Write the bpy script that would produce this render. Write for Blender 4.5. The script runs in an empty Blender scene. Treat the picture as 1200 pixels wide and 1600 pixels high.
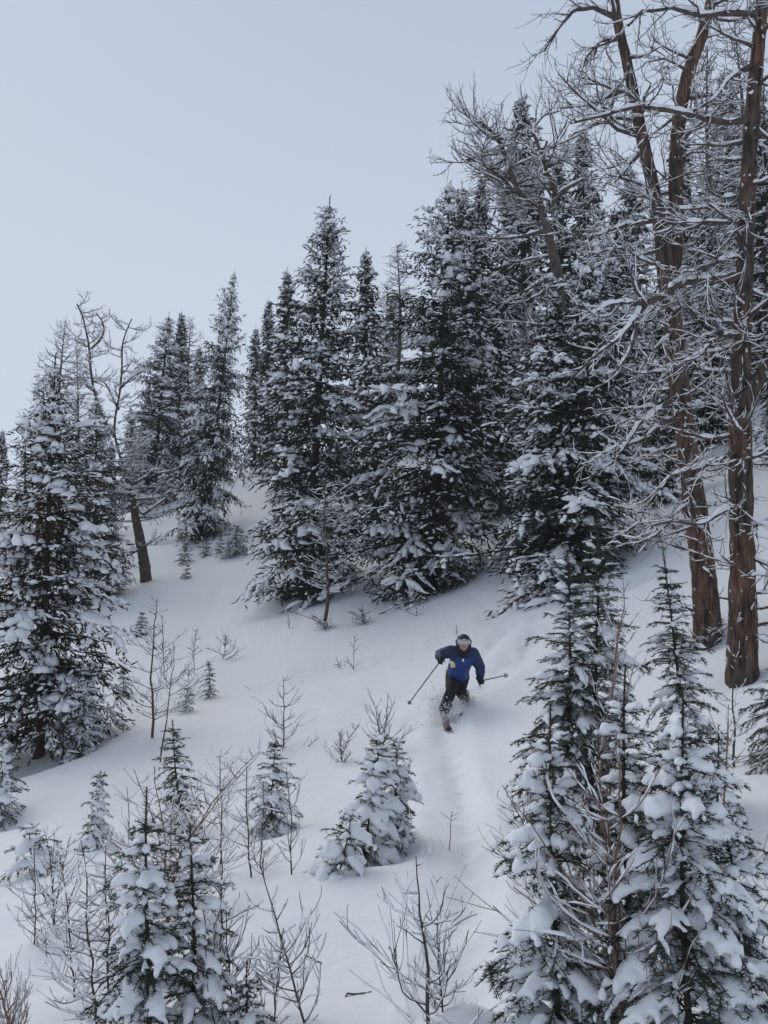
import bpy, math, random
import numpy as np
from mathutils import Vector, Matrix

# ------------------------------------------------------------------ camera, sky, light, exposure
scene = bpy.context.scene
F = 1556.0                                   # focal length in photograph pixels (1200 x 1600)
PITCH = math.radians(5.0)
cp, sp = math.cos(PITCH), math.sin(PITCH)
cam_data = bpy.data.cameras.new('camera')
cam_data.sensor_fit = 'VERTICAL'
cam_data.sensor_height = 36.0
cam_data.lens = 36.0 * F / 1600.0
cam_data.clip_start = 0.1
cam_data.clip_end = 3000.0
camera = bpy.data.objects.new('camera', cam_data)
scene.collection.objects.link(camera)
camera.location = (0, 0, 0)
camera.rotation_euler = (math.radians(90) + PITCH, 0, 0)
scene.camera = camera

SUN_EL, SUN_AZ = math.radians(48), math.radians(-35)
world = bpy.data.worlds.new('World')
scene.world = world
world.use_nodes = True
wn, wl = world.node_tree.nodes, world.node_tree.links
wn.clear()
w_out = wn.new('ShaderNodeOutputWorld')
w_bg = wn.new('ShaderNodeBackground')
w_sky = wn.new('ShaderNodeTexSky')
w_sky.sky_type = 'NISHITA'
w_sky.sun_disc = False
w_sky.sun_elevation = SUN_EL
w_sky.sun_rotation = SUN_AZ
w_sky.dust_density = 4.0
w_mix = wn.new('ShaderNodeMixRGB')            # thick even cloud in front of the blue sky
w_mix.inputs['Fac'].default_value = 0.95
w_geo = wn.new('ShaderNodeTexCoord')
w_sep = wn.new('ShaderNodeSeparateXYZ')
w_ramp = wn.new('ShaderNodeValToRGB')
for w_e, (w_p, w_c) in zip([w_ramp.color_ramp.elements[0], w_ramp.color_ramp.elements[1], w_ramp.color_ramp.elements.new(0.3), w_ramp.color_ramp.elements.new(0.53)],
                           [(0.0, (5.9, 6.6, 7.85)), (1.0, (4.2, 4.85, 6.1)), (0.3, (5.6, 6.3, 7.55)), (0.53, (4.6, 5.3, 6.6))]):
    w_e.position = w_p
    w_e.color = (*w_c, 1)
wl.new(w_geo.outputs['Generated'], w_sep.inputs[0])
wl.new(w_sep.outputs['Z'], w_ramp.inputs[0])
wl.new(w_sky.outputs[0], w_mix.inputs[1])
wl.new(w_ramp.outputs[0], w_mix.inputs[2])
wl.new(w_mix.outputs[0], w_bg.inputs['Color'])
w_bg.inputs['Strength'].default_value = 0.107
wl.new(w_bg.outputs[0], w_out.inputs['Surface'])

sun_data = bpy.data.lights.new('sun', 'SUN')
sun_data.energy = 1.3
sun_data.angle = math.radians(50)
sun_data.color = (1.0, 0.97, 0.93)
sun = bpy.data.objects.new('sun', sun_data)
scene.collection.objects.link(sun)
sd = Vector((math.sin(SUN_AZ) * math.cos(SUN_EL), math.cos(SUN_AZ) * math.cos(SUN_EL), math.sin(SUN_EL)))
sun.rotation_euler = sd.to_track_quat('Z', 'Y').to_euler()

scene.view_settings.view_transform = 'Standard'
scene.view_settings.look = 'None'
scene.view_settings.exposure = 0.0
scene.view_settings.gamma = 1.0
scene.view_settings.use_curve_mapping = False
scene.render.engine = 'CYCLES'
scene.cycles.max_bounces = 6
scene.cycles.diffuse_bounces = 3
scene.cycles.glossy_bounces = 2
scene.cycles.transmission_bounces = 2
scene.cycles.transparent_max_bounces = 4
scene.cycles.volume_bounces = 0
scene.cycles.use_denoising = True

rng = np.random.default_rng(7)
COL = scene.collection

# ------------------------------------------------------------------ materials
def new_mat(name):
    m = bpy.data.materials.new(name)
    m.use_nodes = True
    nt = m.node_tree
    b = nt.nodes['Principled BSDF']
    return m, nt, b

def noise(nt, scale, detail=4, rough=0.55, coord='Object', stretch=None):
    tc = nt.nodes.new('ShaderNodeTexCoord')
    n = nt.nodes.new('ShaderNodeTexNoise')
    n.inputs['Scale'].default_value = scale
    n.inputs['Detail'].default_value = detail
    n.inputs['Roughness'].default_value = rough
    if stretch:
        mp = nt.nodes.new('ShaderNodeMapping')
        mp.inputs['Scale'].default_value = stretch
        nt.links.new(tc.outputs[coord], mp.inputs[0])
        nt.links.new(mp.outputs[0], n.inputs['Vector'])
    else:
        nt.links.new(tc.outputs[coord], n.inputs['Vector'])
    return n

def ramp(nt, src, stops):
    r = nt.nodes.new('ShaderNodeValToRGB')
    el = r.color_ramp.elements
    while len(el) < len(stops):
        el.new(0.5)
    for e, (p, c) in zip(el, stops):
        e.position = p
        e.color = (*c, 1)
    nt.links.new(src, r.inputs[0])
    return r

def bump(nt, b, src, strength, dist):
    bm = nt.nodes.new('ShaderNodeBump')
    bm.inputs['Strength'].default_value = strength
    bm.inputs['Distance'].default_value = dist
    nt.links.new(src, bm.inputs['Height'])
    nt.links.new(bm.outputs[0], b.inputs['Normal'])

def mat_noise(name, stops, scale, rough=0.8, bump_s=0.0, bump_d=0.01, detail=4, stretch=None, spec=0.3):
    m, nt, b = new_mat(name)
    n = noise(nt, scale, detail, stretch=stretch)
    r = ramp(nt, n.outputs['Fac'], stops)
    nt.links.new(r.outputs[0], b.inputs['Base Color'])
    b.inputs['Roughness'].default_value = rough
    b.inputs['Specular IOR Level'].default_value = spec
    if bump_s:
        bump(nt, b, n.outputs['Fac'], bump_s, bump_d)
    return m

M = {}
M['snow_ground'] = mat_noise('snow_ground', [(0.3, (0.83, 0.86, 0.90)), (0.7, (0.88, 0.90, 0.93))], 9.0, 0.75, 0.6, 0.03, 9, spec=0.2)
M['snow'] = mat_noise('snow_load', [(0.3, (0.84, 0.86, 0.90)), (0.7, (0.89, 0.91, 0.94))], 40.0, 0.75, 0.6, 0.008, 6, spec=0.2)
M['needle'] = mat_noise('needle', [(0.3, (0.014, 0.020, 0.017)), (0.55, (0.023, 0.031, 0.024)), (0.8, (0.038, 0.045, 0.029))], 2.2, 0.7, spec=0.2)
M['needle_brown'] = mat_noise('needle_brown', [(0.42, (0.022, 0.028, 0.022)), (0.56, (0.035, 0.033, 0.022)), (0.66, (0.085, 0.045, 0.022))], 1.1, 0.75, spec=0.15)
M['needle_young'] = mat_noise('needle_young', [(0.3, (0.024, 0.034, 0.028)), (0.7, (0.050, 0.064, 0.044))], 7.0, 0.65, spec=0.25)
M['spruce_bark'] = mat_noise('spruce_bark', [(0.3, (0.035, 0.028, 0.024)), (0.7, (0.085, 0.068, 0.058))], 6.0, 0.9, 0.6, 0.03, stretch=(3, 3, 0.7))
M['twig'] = mat_noise('twig_bark', [(0.3, (0.045, 0.037, 0.035)), (0.7, (0.115, 0.092, 0.084))], 12.0, 0.85)
M['twig_red'] = mat_noise('twig_bark_reddish', [(0.3, (0.12, 0.075, 0.06)), (0.7, (0.27, 0.17, 0.13))], 12.0, 0.8)
M['limb'] = mat_noise('limb_bark', [(0.3, (0.045, 0.038, 0.036)), (0.7, (0.13, 0.105, 0.095))], 9.0, 0.9, 0.5, 0.02)

def larch_bark():
    m, nt, b = new_mat('larch_bark')
    n1 = noise(nt, 5.0, 6, 0.65, stretch=(3.2, 3.2, 0.55))
    r1 = ramp(nt, n1.outputs['Fac'], [(0.36, (0.026, 0.019, 0.016)), (0.50, (0.112, 0.068, 0.048)), (0.66, (0.25, 0.150, 0.102))])
    n2 = noise(nt, 0.9, 3, 0.5)
    r2 = ramp(nt, n2.outputs['Fac'], [(0.42, (0, 0, 0)), (0.62, (1, 1, 1))])
    grey = ramp(nt, n1.outputs['Fac'], [(0.35, (0.025, 0.022, 0.021)), (0.65, (0.12, 0.095, 0.085))])
    mx = nt.nodes.new('ShaderNodeMixRGB')
    nt.links.new(r2.outputs[0], mx.inputs[0])
    nt.links.new(r1.outputs[0], mx.inputs[1])
    nt.links.new(grey.outputs[0], mx.inputs[2])
    nt.links.new(mx.outputs[0], b.inputs['Base Color'])
    b.inputs['Roughness'].default_value = 0.9
    b.inputs['Specular IOR Level'].default_value = 0.15
    bump(nt, b, n1.outputs['Fac'], 0.9, 0.06)
    return m
M['larch_bark'] = larch_bark()

def plain(name, col, rough=0.6, metal=0.0, var=0.12, scale=25):
    lo = tuple(c * (1 - var) for c in col)
    hi = tuple(min(1, c * (1 + var)) for c in col)
    m = mat_noise(name, [(0.3, lo), (0.7, hi)], scale, rough)
    m.node_tree.nodes['Principled BSDF'].inputs['Metallic'].default_value = metal
    return m

# ------------------------------------------------------------------ photograph pixel -> place
def at(u, v, d):
    r = (u - 600) / F * d
    up = (800 - v) / F * d
    return np.array([r, d * cp - up * sp, d * sp + up * cp])

def depth_of(p):
    return p[1] * cp + p[2] * sp

CTRL = [(0, 1600, 6.0), (600, 1600, 5.0), (1200, 1600, 4.6), (560, 1360, 9.0), (701, 1146, 16.6), (692, 1124, 17.5), (0, 1290, 14),
        (60, 1185, 20), (228, 908, 36), (310, 842, 40), (480, 930, 29), (510, 978, 26), (600, 955, 27), (700, 890, 29), (880, 905, 21),
        (1105, 1000, 15), (1160, 1062, 13), (1200, 1150, 11), (1150, 1400, 6.5), (390, 740, 52), (1180, 650, 32), (810, 680, 42),
        (1000, 850, 22.5), (1090, 820, 21.5), (440, 1168, 15.5), (327, 1090, 19.5), (235, 1150, 16.5), (100, 1350, 10.5),
        (450, 1360, 8.8), (250, 1000, 27), (348, 812, 42), (378, 765, 46)]
CP_ = np.array([at(*c) for c in CTRL])
_A = np.c_[CP_[:, 0], CP_[:, 1], np.ones(len(CP_))]
PLANE, *_ = np.linalg.lstsq(_A, CP_[:, 2], rcond=None)
_S = 9.0
_D = ((CP_[:, None, :2] - CP_[None, :, :2]) ** 2).sum(-1)
_W = np.linalg.solve(np.exp(-_D / (2 * _S * _S)) + 0.03 * np.eye(len(CP_)), CP_[:, 2] - _A @ PLANE)

_lat = np.random.default_rng(3).random((64, 64))
def vnoise(x, y):
    xi, yi = np.floor(x).astype(int), np.floor(y).astype(int)
    fx, fy = x - xi, y - yi
    fx, fy = fx * fx * (3 - 2 * fx), fy * fy * (3 - 2 * fy)
    g = lambda a, b: _lat[a % 64, b % 64]
    return (g(xi, yi) * (1 - fx) + g(xi + 1, yi) * fx) * (1 - fy) + (g(xi, yi + 1) * (1 - fx) + g(xi + 1, yi + 1) * fx) * fy - 0.5

def ground_base(x, y):
    x = np.asarray(x, float); y = np.asarray(y, float)
    z = PLANE[0] * x + PLANE[1] * y + PLANE[2]
    for (px, py, _), w in zip(CP_, _W):
        z = z + w * np.exp(-((x - px) ** 2 + (y - py) ** 2) / (2 * _S * _S))
    z = z + 0.30 * vnoise(x * 0.23 + 5, y * 0.23) + 0.13 * vnoise(x * 0.6, y * 0.6 + 9) + 0.05 * vnoise(x * 1.5 + 3, y * 1.5)
    return z

def march(hf, u, v):
    d = np.arange(3.0, 140.0, 0.03)
    p = at(u, v, d)
    below = p[2] < hf(p[0], p[1])
    i = int(np.argmax(below)) if below.any() else len(d) - 1
    return np.array([p[0][i], p[1][i], p[2][i]])

# soft troughs (ski tracks, slough) and wells round the trunks are pressed into the snow sheet
TROUGHS = []
def trough(pixels, width, depth, rim=0.3):
    TROUGHS.append((np.array([march(ground_base, *p)[:2] for p in pixels]), width, depth, rim))
trough([(712, 1095), (700, 1128), (702, 1160), (706, 1215), (714, 1280), (722, 1350), (730, 1440), (736, 1560)], 0.19, 0.085, 0.3)
trough([(712, 1190), (740, 1260), (748, 1330), (742, 1420)], 0.12, 0.06)
trough([(725, 1085), (790, 1040), (850, 985), (935, 935), (1000, 905)], 0.35, 0.12)
trough([(700, 1080), (760, 1010), (800, 975), (900, 940)], 0.3, 0.08)
trough([(480, 1050), (600, 1030), (690, 1000), (760, 960)], 0.25, 0.07)
WELLS = []
def well(u, v, r, dz):
    p = march(ground_base, u, v)
    WELLS.append((p[0], p[1], r, dz))
well(60, 1180, 1.5, -0.35); well(480, 930, 1.4, -0.25); well(690, 895, 1.8, -0.35); well(900, 900, 1.4, -0.3)
well(1105, 1000, 0.6, -0.15); well(1160, 1060, 0.55, -0.12); well(325, 838, 1.6, -0.3); well(228, 908, 0.8, -0.15)
well(575, 1345, 0.4, -0.12); well(620, 1320, 0.35, -0.1); well(425, 1300, 0.35, -0.1); well(5, 1285, 0.5, -0.15)
well(640, 1120, 0.5, 0.07); well(745, 1110, 0.55, 0.10); well(670, 1150, 0.3, 0.05); well(735, 1080, 0.35, 0.14)
well(915, 1600, 0.22, 0.30); well(1010, 1640, 0.25, 0.22); well(725, 1625, 0.2, 0.15); well(250, 1330, 0.6, 0.08); well(500, 1380, 0.7, 0.1); well(420, 1450, 0.5, 0.06); well(100, 1480, 0.6, 0.08)

def ground(x, y):
    x = np.asarray(x, float); y = np.asarray(y, float)
    z = ground_base(x, y)
    for path, wd, dp, rim in TROUGHS:
        best = np.full(x.shape, 1e9)
        for a, b in zip(path[:-1], path[1:]):
            ab = b - a
            t = np.clip(((x - a[0]) * ab[0] + (y - a[1]) * ab[1]) / (ab @ ab), 0, 1)
            best = np.minimum(best, (x - a[0] - t * ab[0]) ** 2 + (y - a[1] - t * ab[1]) ** 2)
        q = np.sqrt(best) / wd
        lump = 1 + 0.9 * vnoise(x * 4.1, y * 1.3) + 0.7 * vnoise(x * 9, y * 7)
        z = z - dp * lump * np.exp(-q ** 2) + dp * rim * lump * np.exp(-((q - 1.9) / 0.6) ** 2)
    for wx, wy, r, dz in WELLS:
        z = z + dz * np.exp(-((x - wx) ** 2 + (y - wy) ** 2) / (2 * (r * 0.6) ** 2))
    return z

def place(u, v):
    return march(ground, u, v)

# ------------------------------------------------------------------ mesh helpers (numpy batches)
class Geo:
    def __init__(self):
        self.V, self.F, self.n = [], [], 0
    def add(self, VF):
        V, Fs = VF
        V = np.asarray(V, float).reshape(-1, 3)
        if len(V) == 0:
            return self
        for f in (Fs if isinstance(Fs, list) else [Fs]):
            if len(f):
                self.F.append(np.asarray(f) + self.n)
        self.V.append(V)
        self.n += len(V)
        return self
    def mesh(self, name, mat, smooth=True):
        me = bpy.data.meshes.new(name)
        V = np.concatenate(self.V) if self.V else np.zeros((0, 3))
        me.vertices.add(len(V))
        me.vertices.foreach_set('co', V.astype(np.float32).ravel())
        if self.F:
            loops = np.concatenate([f.ravel() for f in self.F]).astype(np.int32)
            tot = np.concatenate([np.full(len(f), f.shape[1]) for f in self.F]).astype(np.int32)
            start = np.concatenate([[0], np.cumsum(tot)[:-1]]).astype(np.int32)
            me.loops.add(len(loops))
            me.loops.foreach_set('vertex_index', loops)
            me.polygons.add(len(tot))
            me.polygons.foreach_set('loop_start', start)
            me.polygons.foreach_set('loop_total', tot)
            me.polygons.foreach_set('use_smooth', np.full(len(tot), smooth))
        me.update(calc_edges=True)
        me.materials.append(mat)
        return me
    def obj(self, name, mat, parent=None, smooth=True):
        o = bpy.data.objects.new(name, self.mesh(name, mat, smooth))
        COL.objects.link(o)
        o.parent = parent
        return o

def unit(a):
    return a / np.maximum(np.linalg.norm(a, axis=-1, keepdims=True), 1e-9)

def frames(P):
    t = unit(np.gradient(P, axis=1))
    z = np.zeros_like(t); z[..., 2] = 1
    s = np.cross(t, z)
    ln = np.linalg.norm(s, axis=-1, keepdims=True)
    x = np.zeros_like(t); x[..., 0] = 1
    s = unit(np.where(ln < 0.12, np.cross(t, np.cross(x, t)), s))
    return t, s, np.cross(s, t)

def loft(P, S, U, prof, sx, sy, close=True):
    """M paths of N points, cross-section of K points in the S/U plane."""
    Mn, N = P.shape[:2]; K = len(prof)
    V = (P[:, :, None] + S[:, :, None] * (prof[:, 0][None, None, :, None] * sx[:, :, None, None])
         + U[:, :, None] * (prof[:, 1][None, None, :, None] * sy[:, :, None, None]))
    m, n, k = np.meshgrid(np.arange(Mn), np.arange(N - 1), np.arange(K if close else K - 1), indexing='ij')
    idx = lambda a, b: (m * N + a) * K + b % K
    Fq = np.stack([idx(n, k), idx(n, k + 1), idx(n + 1, k + 1), idx(n + 1, k)], -1).reshape(-1, 4)
    return V.reshape(-1, 3), Fq

def circle(k):
    a = np.arange(k) * 2 * math.pi / k
    return np.c_[np.cos(a), np.sin(a)]

def tubes(P, R, sides=4):
    t, s, u = frames(P)
    return loft(P, s, u, circle(sides), R, R)

SNOW4 = np.array([(-1, -0.15), (-0.62, 0.72), (0.0, 1.0), (0.62, 0.72), (1, -0.15)])
SNOW8 = np.array([(-1, 0.1), (-0.85, 0.55), (-0.45, 0.9), (0, 1.0), (0.45, 0.9), (0.85, 0.55), (1, 0.1), (0.5, -0.35), (-0.5, -0.35)])
SNOW4B = np.array([(-1, -0.2), (-0.45, 0.85), (0.45, 0.85), (1, -0.2)])
SNOW3 = np.array([(-1, -0.1), (0, 1.0), (1, -0.1)])

def snow_strips(P, W, H, lift, prof=SNOW4, taper=True, world_up=True):
    t, s, u = frames(P)
    N = P.shape[1]
    if world_up:
        z = np.zeros_like(u); z[..., 2] = 1
        u = unit(u * 0.5 + z)
    if taper:
        x = np.linspace(0, 1, N)
        e = np.minimum(1, np.minimum(x, 1 - x) * 4 + 0.12)[None]
    else:
        e = np.ones((1, N))
    Q = P + u * lift[..., None]
    return loft(Q, s, u, prof, W * e, H * e)

def curves(S, az, e0, e1, L, N=5, wig=0.0, g=rng):
    """bent shoots: start, compass angle, climb at the foot, climb at the tip, length"""
    Mn = len(S)
    x = (np.arange(N - 1) + 0.5) / (N - 1)
    el = e0[:, None] + (e1 - e0)[:, None] * x[None]
    a = az[:, None] + np.zeros((1, N - 1))
    if wig:
        a = a + np.cumsum(g.normal(0, wig, (Mn, N - 1)), 1)
        el = el + np.cumsum(g.normal(0, wig * 0.7, (Mn, N - 1)), 1)
    st = np.stack([np.cos(a) * np.cos(el), np.sin(a) * np.cos(el), np.sin(el)], -1) * (L / (N - 1))[:, None, None]
    return np.concatenate([S[:, None], S[:, None] + np.cumsum(st, 1)], 1)

def sample(P, idx, s):
    N = P.shape[1]
    f = s * (N - 1)
    i = np.clip(f.astype(int), 0, N - 2)
    fr = (f - i)[:, None]
    a, b = P[idx, i], P[idx, i + 1]
    return a + (b - a) * fr, unit(b - a)

def az_el(t):
    return np.arctan2(t[:, 1], t[:, 0]), np.arcsin(np.clip(t[:, 2], -1, 1))

def stamp(tV, tF, pos, t, s, u, ln, wd):
    V = (pos[:, None] + t[:, None] * (tV[None, :, 0, None] * ln[:, None, None])
         + s[:, None] * (tV[None, :, 1, None] * wd[:, None, None]) + u[:, None] * (tV[None, :, 2, None] * wd[:, None, None]))
    n = tV.shape[0]
    Fq = (tF[None] + (np.arange(len(pos)) * n)[:, None, None]).reshape(-1, tF.shape[1])
    return V.reshape(-1, 3), Fq

def dir_frames(t):
    z = np.zeros_like(t); z[:, 2] = 1
    s = np.cross(t, z)
    ln = np.linalg.norm(s, axis=-1, keepdims=True)
    x = np.zeros_like(t); x[:, 0] = 1
    s = unit(np.where(ln < 0.12, np.cross(t, np.cross(x, t)), s))
    return s, np.cross(s, t)

def brush_template(nb, seed, fwd=0.28, core=0.27):
    g = np.random.default_rng(seed)
    V, Ft = [], []
    for ang in (0.0, 1.57):                       # slim crossed core
        c, s_ = math.cos(ang) * core, math.sin(ang) * core
        i = len(V)
        V += [(0, 0, 0), (0.45, c, s_), (1.05, 0, 0), (0.45, -c, -s_)]
        Ft += [(i, i + 1, i + 2), (i, i + 2, i + 3)]
    for k in range(nb):
        a = g.random() * 0.85
        th = g.choice([0, math.pi]) + g.normal(0, 0.75)
        r = 0.6 + 0.4 * g.random()
        y, z = math.cos(th) * r, math.sin(th) * r * 0.7
        i = len(V)
        V += [(a, 0, 0), (a + 0.16, 0, 0), (a + fwd + 0.1 * g.random(), y, z)]
        Ft += [(i, i + 1, i + 2)]
    return np.array(V, float), np.array(Ft)
BRUSH = [brush_template(6, k) for k in range(4)]
BRUSH_FAR = [brush_template(3, 10 + k, core=0.34) for k in range(2)]

def tag(o, label, cat, group=None, kind=None):
    if label: o['label'] = label
    if cat: o['category'] = cat
    if group: o['group'] = group
    if kind: o['kind'] = kind
    return o

def root(name, p, up=None, rz=0.0):
    o = bpy.data.objects.new(name, None)
    o.empty_display_size = 0.2
    COL.objects.link(o)
    o.location = tuple(float(c) for c in p)
    if up is not None:
        q = Vector((0, 0, 1)).rotation_difference(Vector([float(c) for c in up]).normalized())
        o.rotation_mode = 'QUATERNION'
        from mathutils import Quaternion
        o.rotation_quaternion = q @ Quaternion((0, 0, 1), rz)
    return o

# ------------------------------------------------------------------ the snow slope
def axis(lo, hi, fine_lo, fine_hi, fine, coarse):
    a = [fine_lo]
    while a[-1] < fine_hi: a.append(a[-1] + fine)
    s = fine
    while a[-1] < hi:
        s = min(s * 1.12, coarse); a.append(a[-1] + s)
    s = fine
    while a[0] > lo:
        s = min(s * 1.12, coarse); a.insert(0, a[0] - s)
    return np.array(a)
gx = axis(-80, 80, -5, 6, 0.07, 4)
gy = axis(-20, 120, 4, 19, 0.07, 4)
X, Y = np.meshgrid(gx, gy)
Z = ground(X, Y)
fine = 0.020 * vnoise(X * 3.1 + 7, Y * 2.2) + 0.014 * vnoise(X * 6, Y * 6) + 0.008 * vnoise(X * 13 + 2, Y * 13)
fine = fine + 0.16 * np.clip(vnoise(X * 5.3 + 11, Y * 5.3 + 4) - 0.40, 0, 1) + 0.22 * np.clip(vnoise(X * 9.7, Y * 9.7 + 31) - 0.43, 0, 1)   # fallen clumps
fine = fine - 0.30 * np.clip(vnoise(X * 7.7 + 19, Y * 7.7) - 0.43, 0, 1)                                                                  # pits below branches
Z = Z + fine
nx, ny = len(gx), len(gy)
i, j = np.meshgrid(np.arange(nx - 1), np.arange(ny - 1))
Fq = np.stack([j * nx + i, j * nx + i + 1, (j + 1) * nx + i + 1, (j + 1) * nx + i], -1).reshape(-1, 4)
snow_slope = Geo().add((np.stack([X, Y, Z], -1).reshape(-1, 3), Fq)).obj('snow_slope', M['snow_ground'])
tag(snow_slope, 'steep untracked white snow slope rising to the trees', 'slope', kind='structure')

# ------------------------------------------------------------------ spruces
def spruce_geo(H, R, seed, profile, snow=1.0, clear=0.03, detail=1.0, heavy=0.10, asym=None, spacing=0.30, droop=1.0, far=False):
    """profile: [(height fraction, radius fraction)]; returns trunk, crown, snow Geo in local space"""
    g = np.random.default_rng(seed)
    pf = np.array(profile)
    hs, az, short = [], [], []
    z = clear * H
    while z < H * 0.985:
        k = g.integers(4, 7)
        a0 = g.random() * 6.283
        for q in range(k):
            hs.append(z + g.normal(0, spacing * 0.25)); az.append(a0 + q * 6.283 / k + g.normal(0, 0.25))
        dz = spacing * (0.75 + 0.5 * g.random()) * (1.0 if z < H * 0.75 else 0.7)
        for q in range(6):                       # short boughs between the tiers
            hs.append(z + dz * g.uniform(0.25, 0.75)); az.append(g.random() * 6.283); short.append(len(hs) - 1)
        z += dz
    hs = np.clip(np.array(hs), 0.05, H * 0.99); az = np.array(az)
    fr = hs / H
    L = R * np.interp(fr, pf[:, 0], pf[:, 1]) * np.clip(g.normal(1, 0.26, len(hs)), 0.45, 1.4)
    L[short] *= 0.58
    if asym:
        L = L * (1 + asym[0] * np.cos(az - asym[1]))
    L = np.maximum(L, 0.06)
    Mn = len(hs)
    e0 = np.interp(fr, [0, 0.35, 0.75, 1], [-0.22 * droop, -0.08 * droop, 0.22, 0.75]) + g.normal(0, 0.12, Mn)
    e1 = np.interp(fr, [0, 0.35, 0.75, 1], [-0.25 * droop, -0.14 * droop, 0.05, 0.55]) + g.normal(0, 0.18, Mn)
    S = np.c_[np.zeros(Mn), np.zeros(Mn), hs]
    B = curves(S, az, e0, e1, L, 6, 0.06, g)
    trunk, crown, snow_g = Geo(), Geo(), Geo()
    tz = np.linspace(-0.6, H, 14)
    tp = np.stack([np.zeros(14), np.zeros(14), tz], -1)[None]
    tr = np.interp(tz, [-0.6, 0, H * 0.08, H], [H * 0.019, H * 0.018, H * 0.0135, 0.008])[None]
    trunk.add(tubes(tp, tr, 9))
    crown.add(tubes(B, np.linspace(1, 0.25, 6)[None] * (0.006 + 0.011 * L)[:, None], 3))
    # side shoots
    n2 = np.clip((L / (0.10 if not far else 0.19) * detail).astype(int), 4, 18 if not far else 8)
    idx = np.repeat(np.arange(Mn), n2)
    s = np.concatenate([np.linspace(0.08, 0.98, n) for n in n2]) + g.normal(0, 0.015, len(idx))
    s = np.clip(s, 0.04, 0.99)
    sgn = np.where(np.arange(len(idx)) % 2 == 0, 1.0, -1.0)
    p, t = sample(B, idx, s)
    a, e = az_el(t)
    L2 = np.clip(L[idx] * (0.10 + 0.40 * np.sin(np.pi * np.clip(0.15 + 0.80 * s, 0, 1)) ** 0.8), 0.10, 0.75) * np.clip(g.normal(1, 0.28, len(idx)), 0.4, 1.6)
    tip = s > 0.93
    a2 = a + sgn * np.where(tip, 0.15, 0.85 + g.normal(0, 0.22, len(idx)))
    B2 = curves(p, a2, e - 0.05 + g.normal(0, 0.22, len(idx)), e - 0.22 + g.normal(0, 0.28, len(idx)), L2, 4, 0.08, g)
    # needle brushes along every shoot
    step = (0.092 if not far else 0.17) / detail
    n3 = np.clip((L2 / step).astype(int), 2, 8)
    i3 = np.repeat(np.arange(len(idx)), n3)
    s3 = np.concatenate([np.linspace(0.0, 0.88, n) for n in n3])
    p3, t3 = sample(B2, i3, s3)
    a3, e3 = az_el(t3)
    a3 = a3 + g.choice([-1, 1], len(i3)) * np.abs(g.normal(0.45, 0.3, len(i3)))
    hang = g.random(len(i3)) < 0.5                # lower layer: sprays hanging under the bough, free of snow
    e3 = np.where(hang, -0.75 + g.normal(0, 0.35, len(i3)), np.clip(e3, -0.5, 1.2) + g.normal(0.02, 0.2, len(i3)))
    p3 = p3 - np.where(hang, g.uniform(0.0, 0.06, len(i3)), 0.0)[:, None] * np.array([0, 0, 1.0])
    d3 = np.stack([np.cos(a3) * np.cos(e3), np.sin(a3) * np.cos(e3), np.sin(e3)], -1)
    ss, uu = dir_frames(d3)
    ln = (0.165 if not far else 0.25) * np.clip(g.normal(1, 0.25, len(i3)), 0.5, 1.6) * min(1.15, 0.55 + 0.05 * H)
    ln = ln * np.interp(fr[idx[i3]], [0.72, 0.9, 1.0], [1.0, 0.72, 0.42])
    wd = ln * (0.34 if not far else 0.38)
    tm = BRUSH_FAR if far else BRUSH
    which = g.integers(0, len(tm), len(i3))
    for k, (tv, tf) in enumerate(tm):
        q = which == k
        crown.add(stamp(tv, tf, p3[q], d3[q], ss[q], uu[q], ln[q], wd[q]))
    # leader
    lead = np.array([[0, 0, H * 0.985]]); up = np.array([[0, 0, 1.0]])
    crown.add(stamp(*BRUSH[0], lead, up, np.array([[1.0, 0, 0]]), np.array([[0, 1.0, 0]]), np.array([0.40]), np.array([0.06])))
    # snow: patches of loaded boughs, dusted boughs and bare boughs; small clots on every spray
    ph = g.random(4) * 6.28
    patch = 1 + 0.45 * np.sin(2 * az + hs * 1.9 + ph[0]) + 0.35 * np.sin(3 * az - hs * 3.1 + ph[1])
    load = np.clip(g.lognormal(-0.35, 0.75, Mn) * np.clip(patch, 0.05, 2), 0.03, 2.0) * snow
    hv = g.random(Mn) < heavy
    load = np.where(hv, load * 1.3 + 0.8, load)
    sc = min(1.2, 0.5 + 0.06 * H)
    ex = np.clip((s - 0.22) / 0.45, 0.02, 1)
    pr3 = np.where(hang, 0.04, np.clip(0.05 + 0.68 * load[idx[i3]], 0, 0.97) * ex[i3])
    q = np.where(g.random(len(i3)) < pr3)[0]
    lq = ln[q]; ld = np.clip(load[idx[i3[q]]], 0.3, 1.7)
    up0 = 0.10 * lq
    PS = p3[q][:, None] + d3[q][:, None] * (lq[:, None] * np.linspace(0.05, g.uniform(0.6, 0.95, len(q)), 3).T)[..., None]
    PS[..., 2] += up0[:, None]
    W = (lq * (0.15 + 0.15 * ld))[:, None] * np.clip(g.normal(1, 0.25, (len(q), 3)), 0.5, 1.6) * np.array([0.55, 1.0, 0.35])
    Hh = (lq * (0.09 + 0.13 * ld))[:, None] * np.clip(g.normal(1, 0.3, (len(q), 3)), 0.4, 1.7) * np.array([0.6, 1.0, 0.3])
    snow_g.add(snow_strips(PS, W, Hh, np.zeros((len(q), 3)), SNOW4B, taper=False))
    # thicker drifts along the shoots of loaded boughs
    pr = np.clip(0.62 * load[idx] - 0.25, 0, 0.95) * ex
    q = np.where(g.random(len(idx)) < pr)[0]
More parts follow.
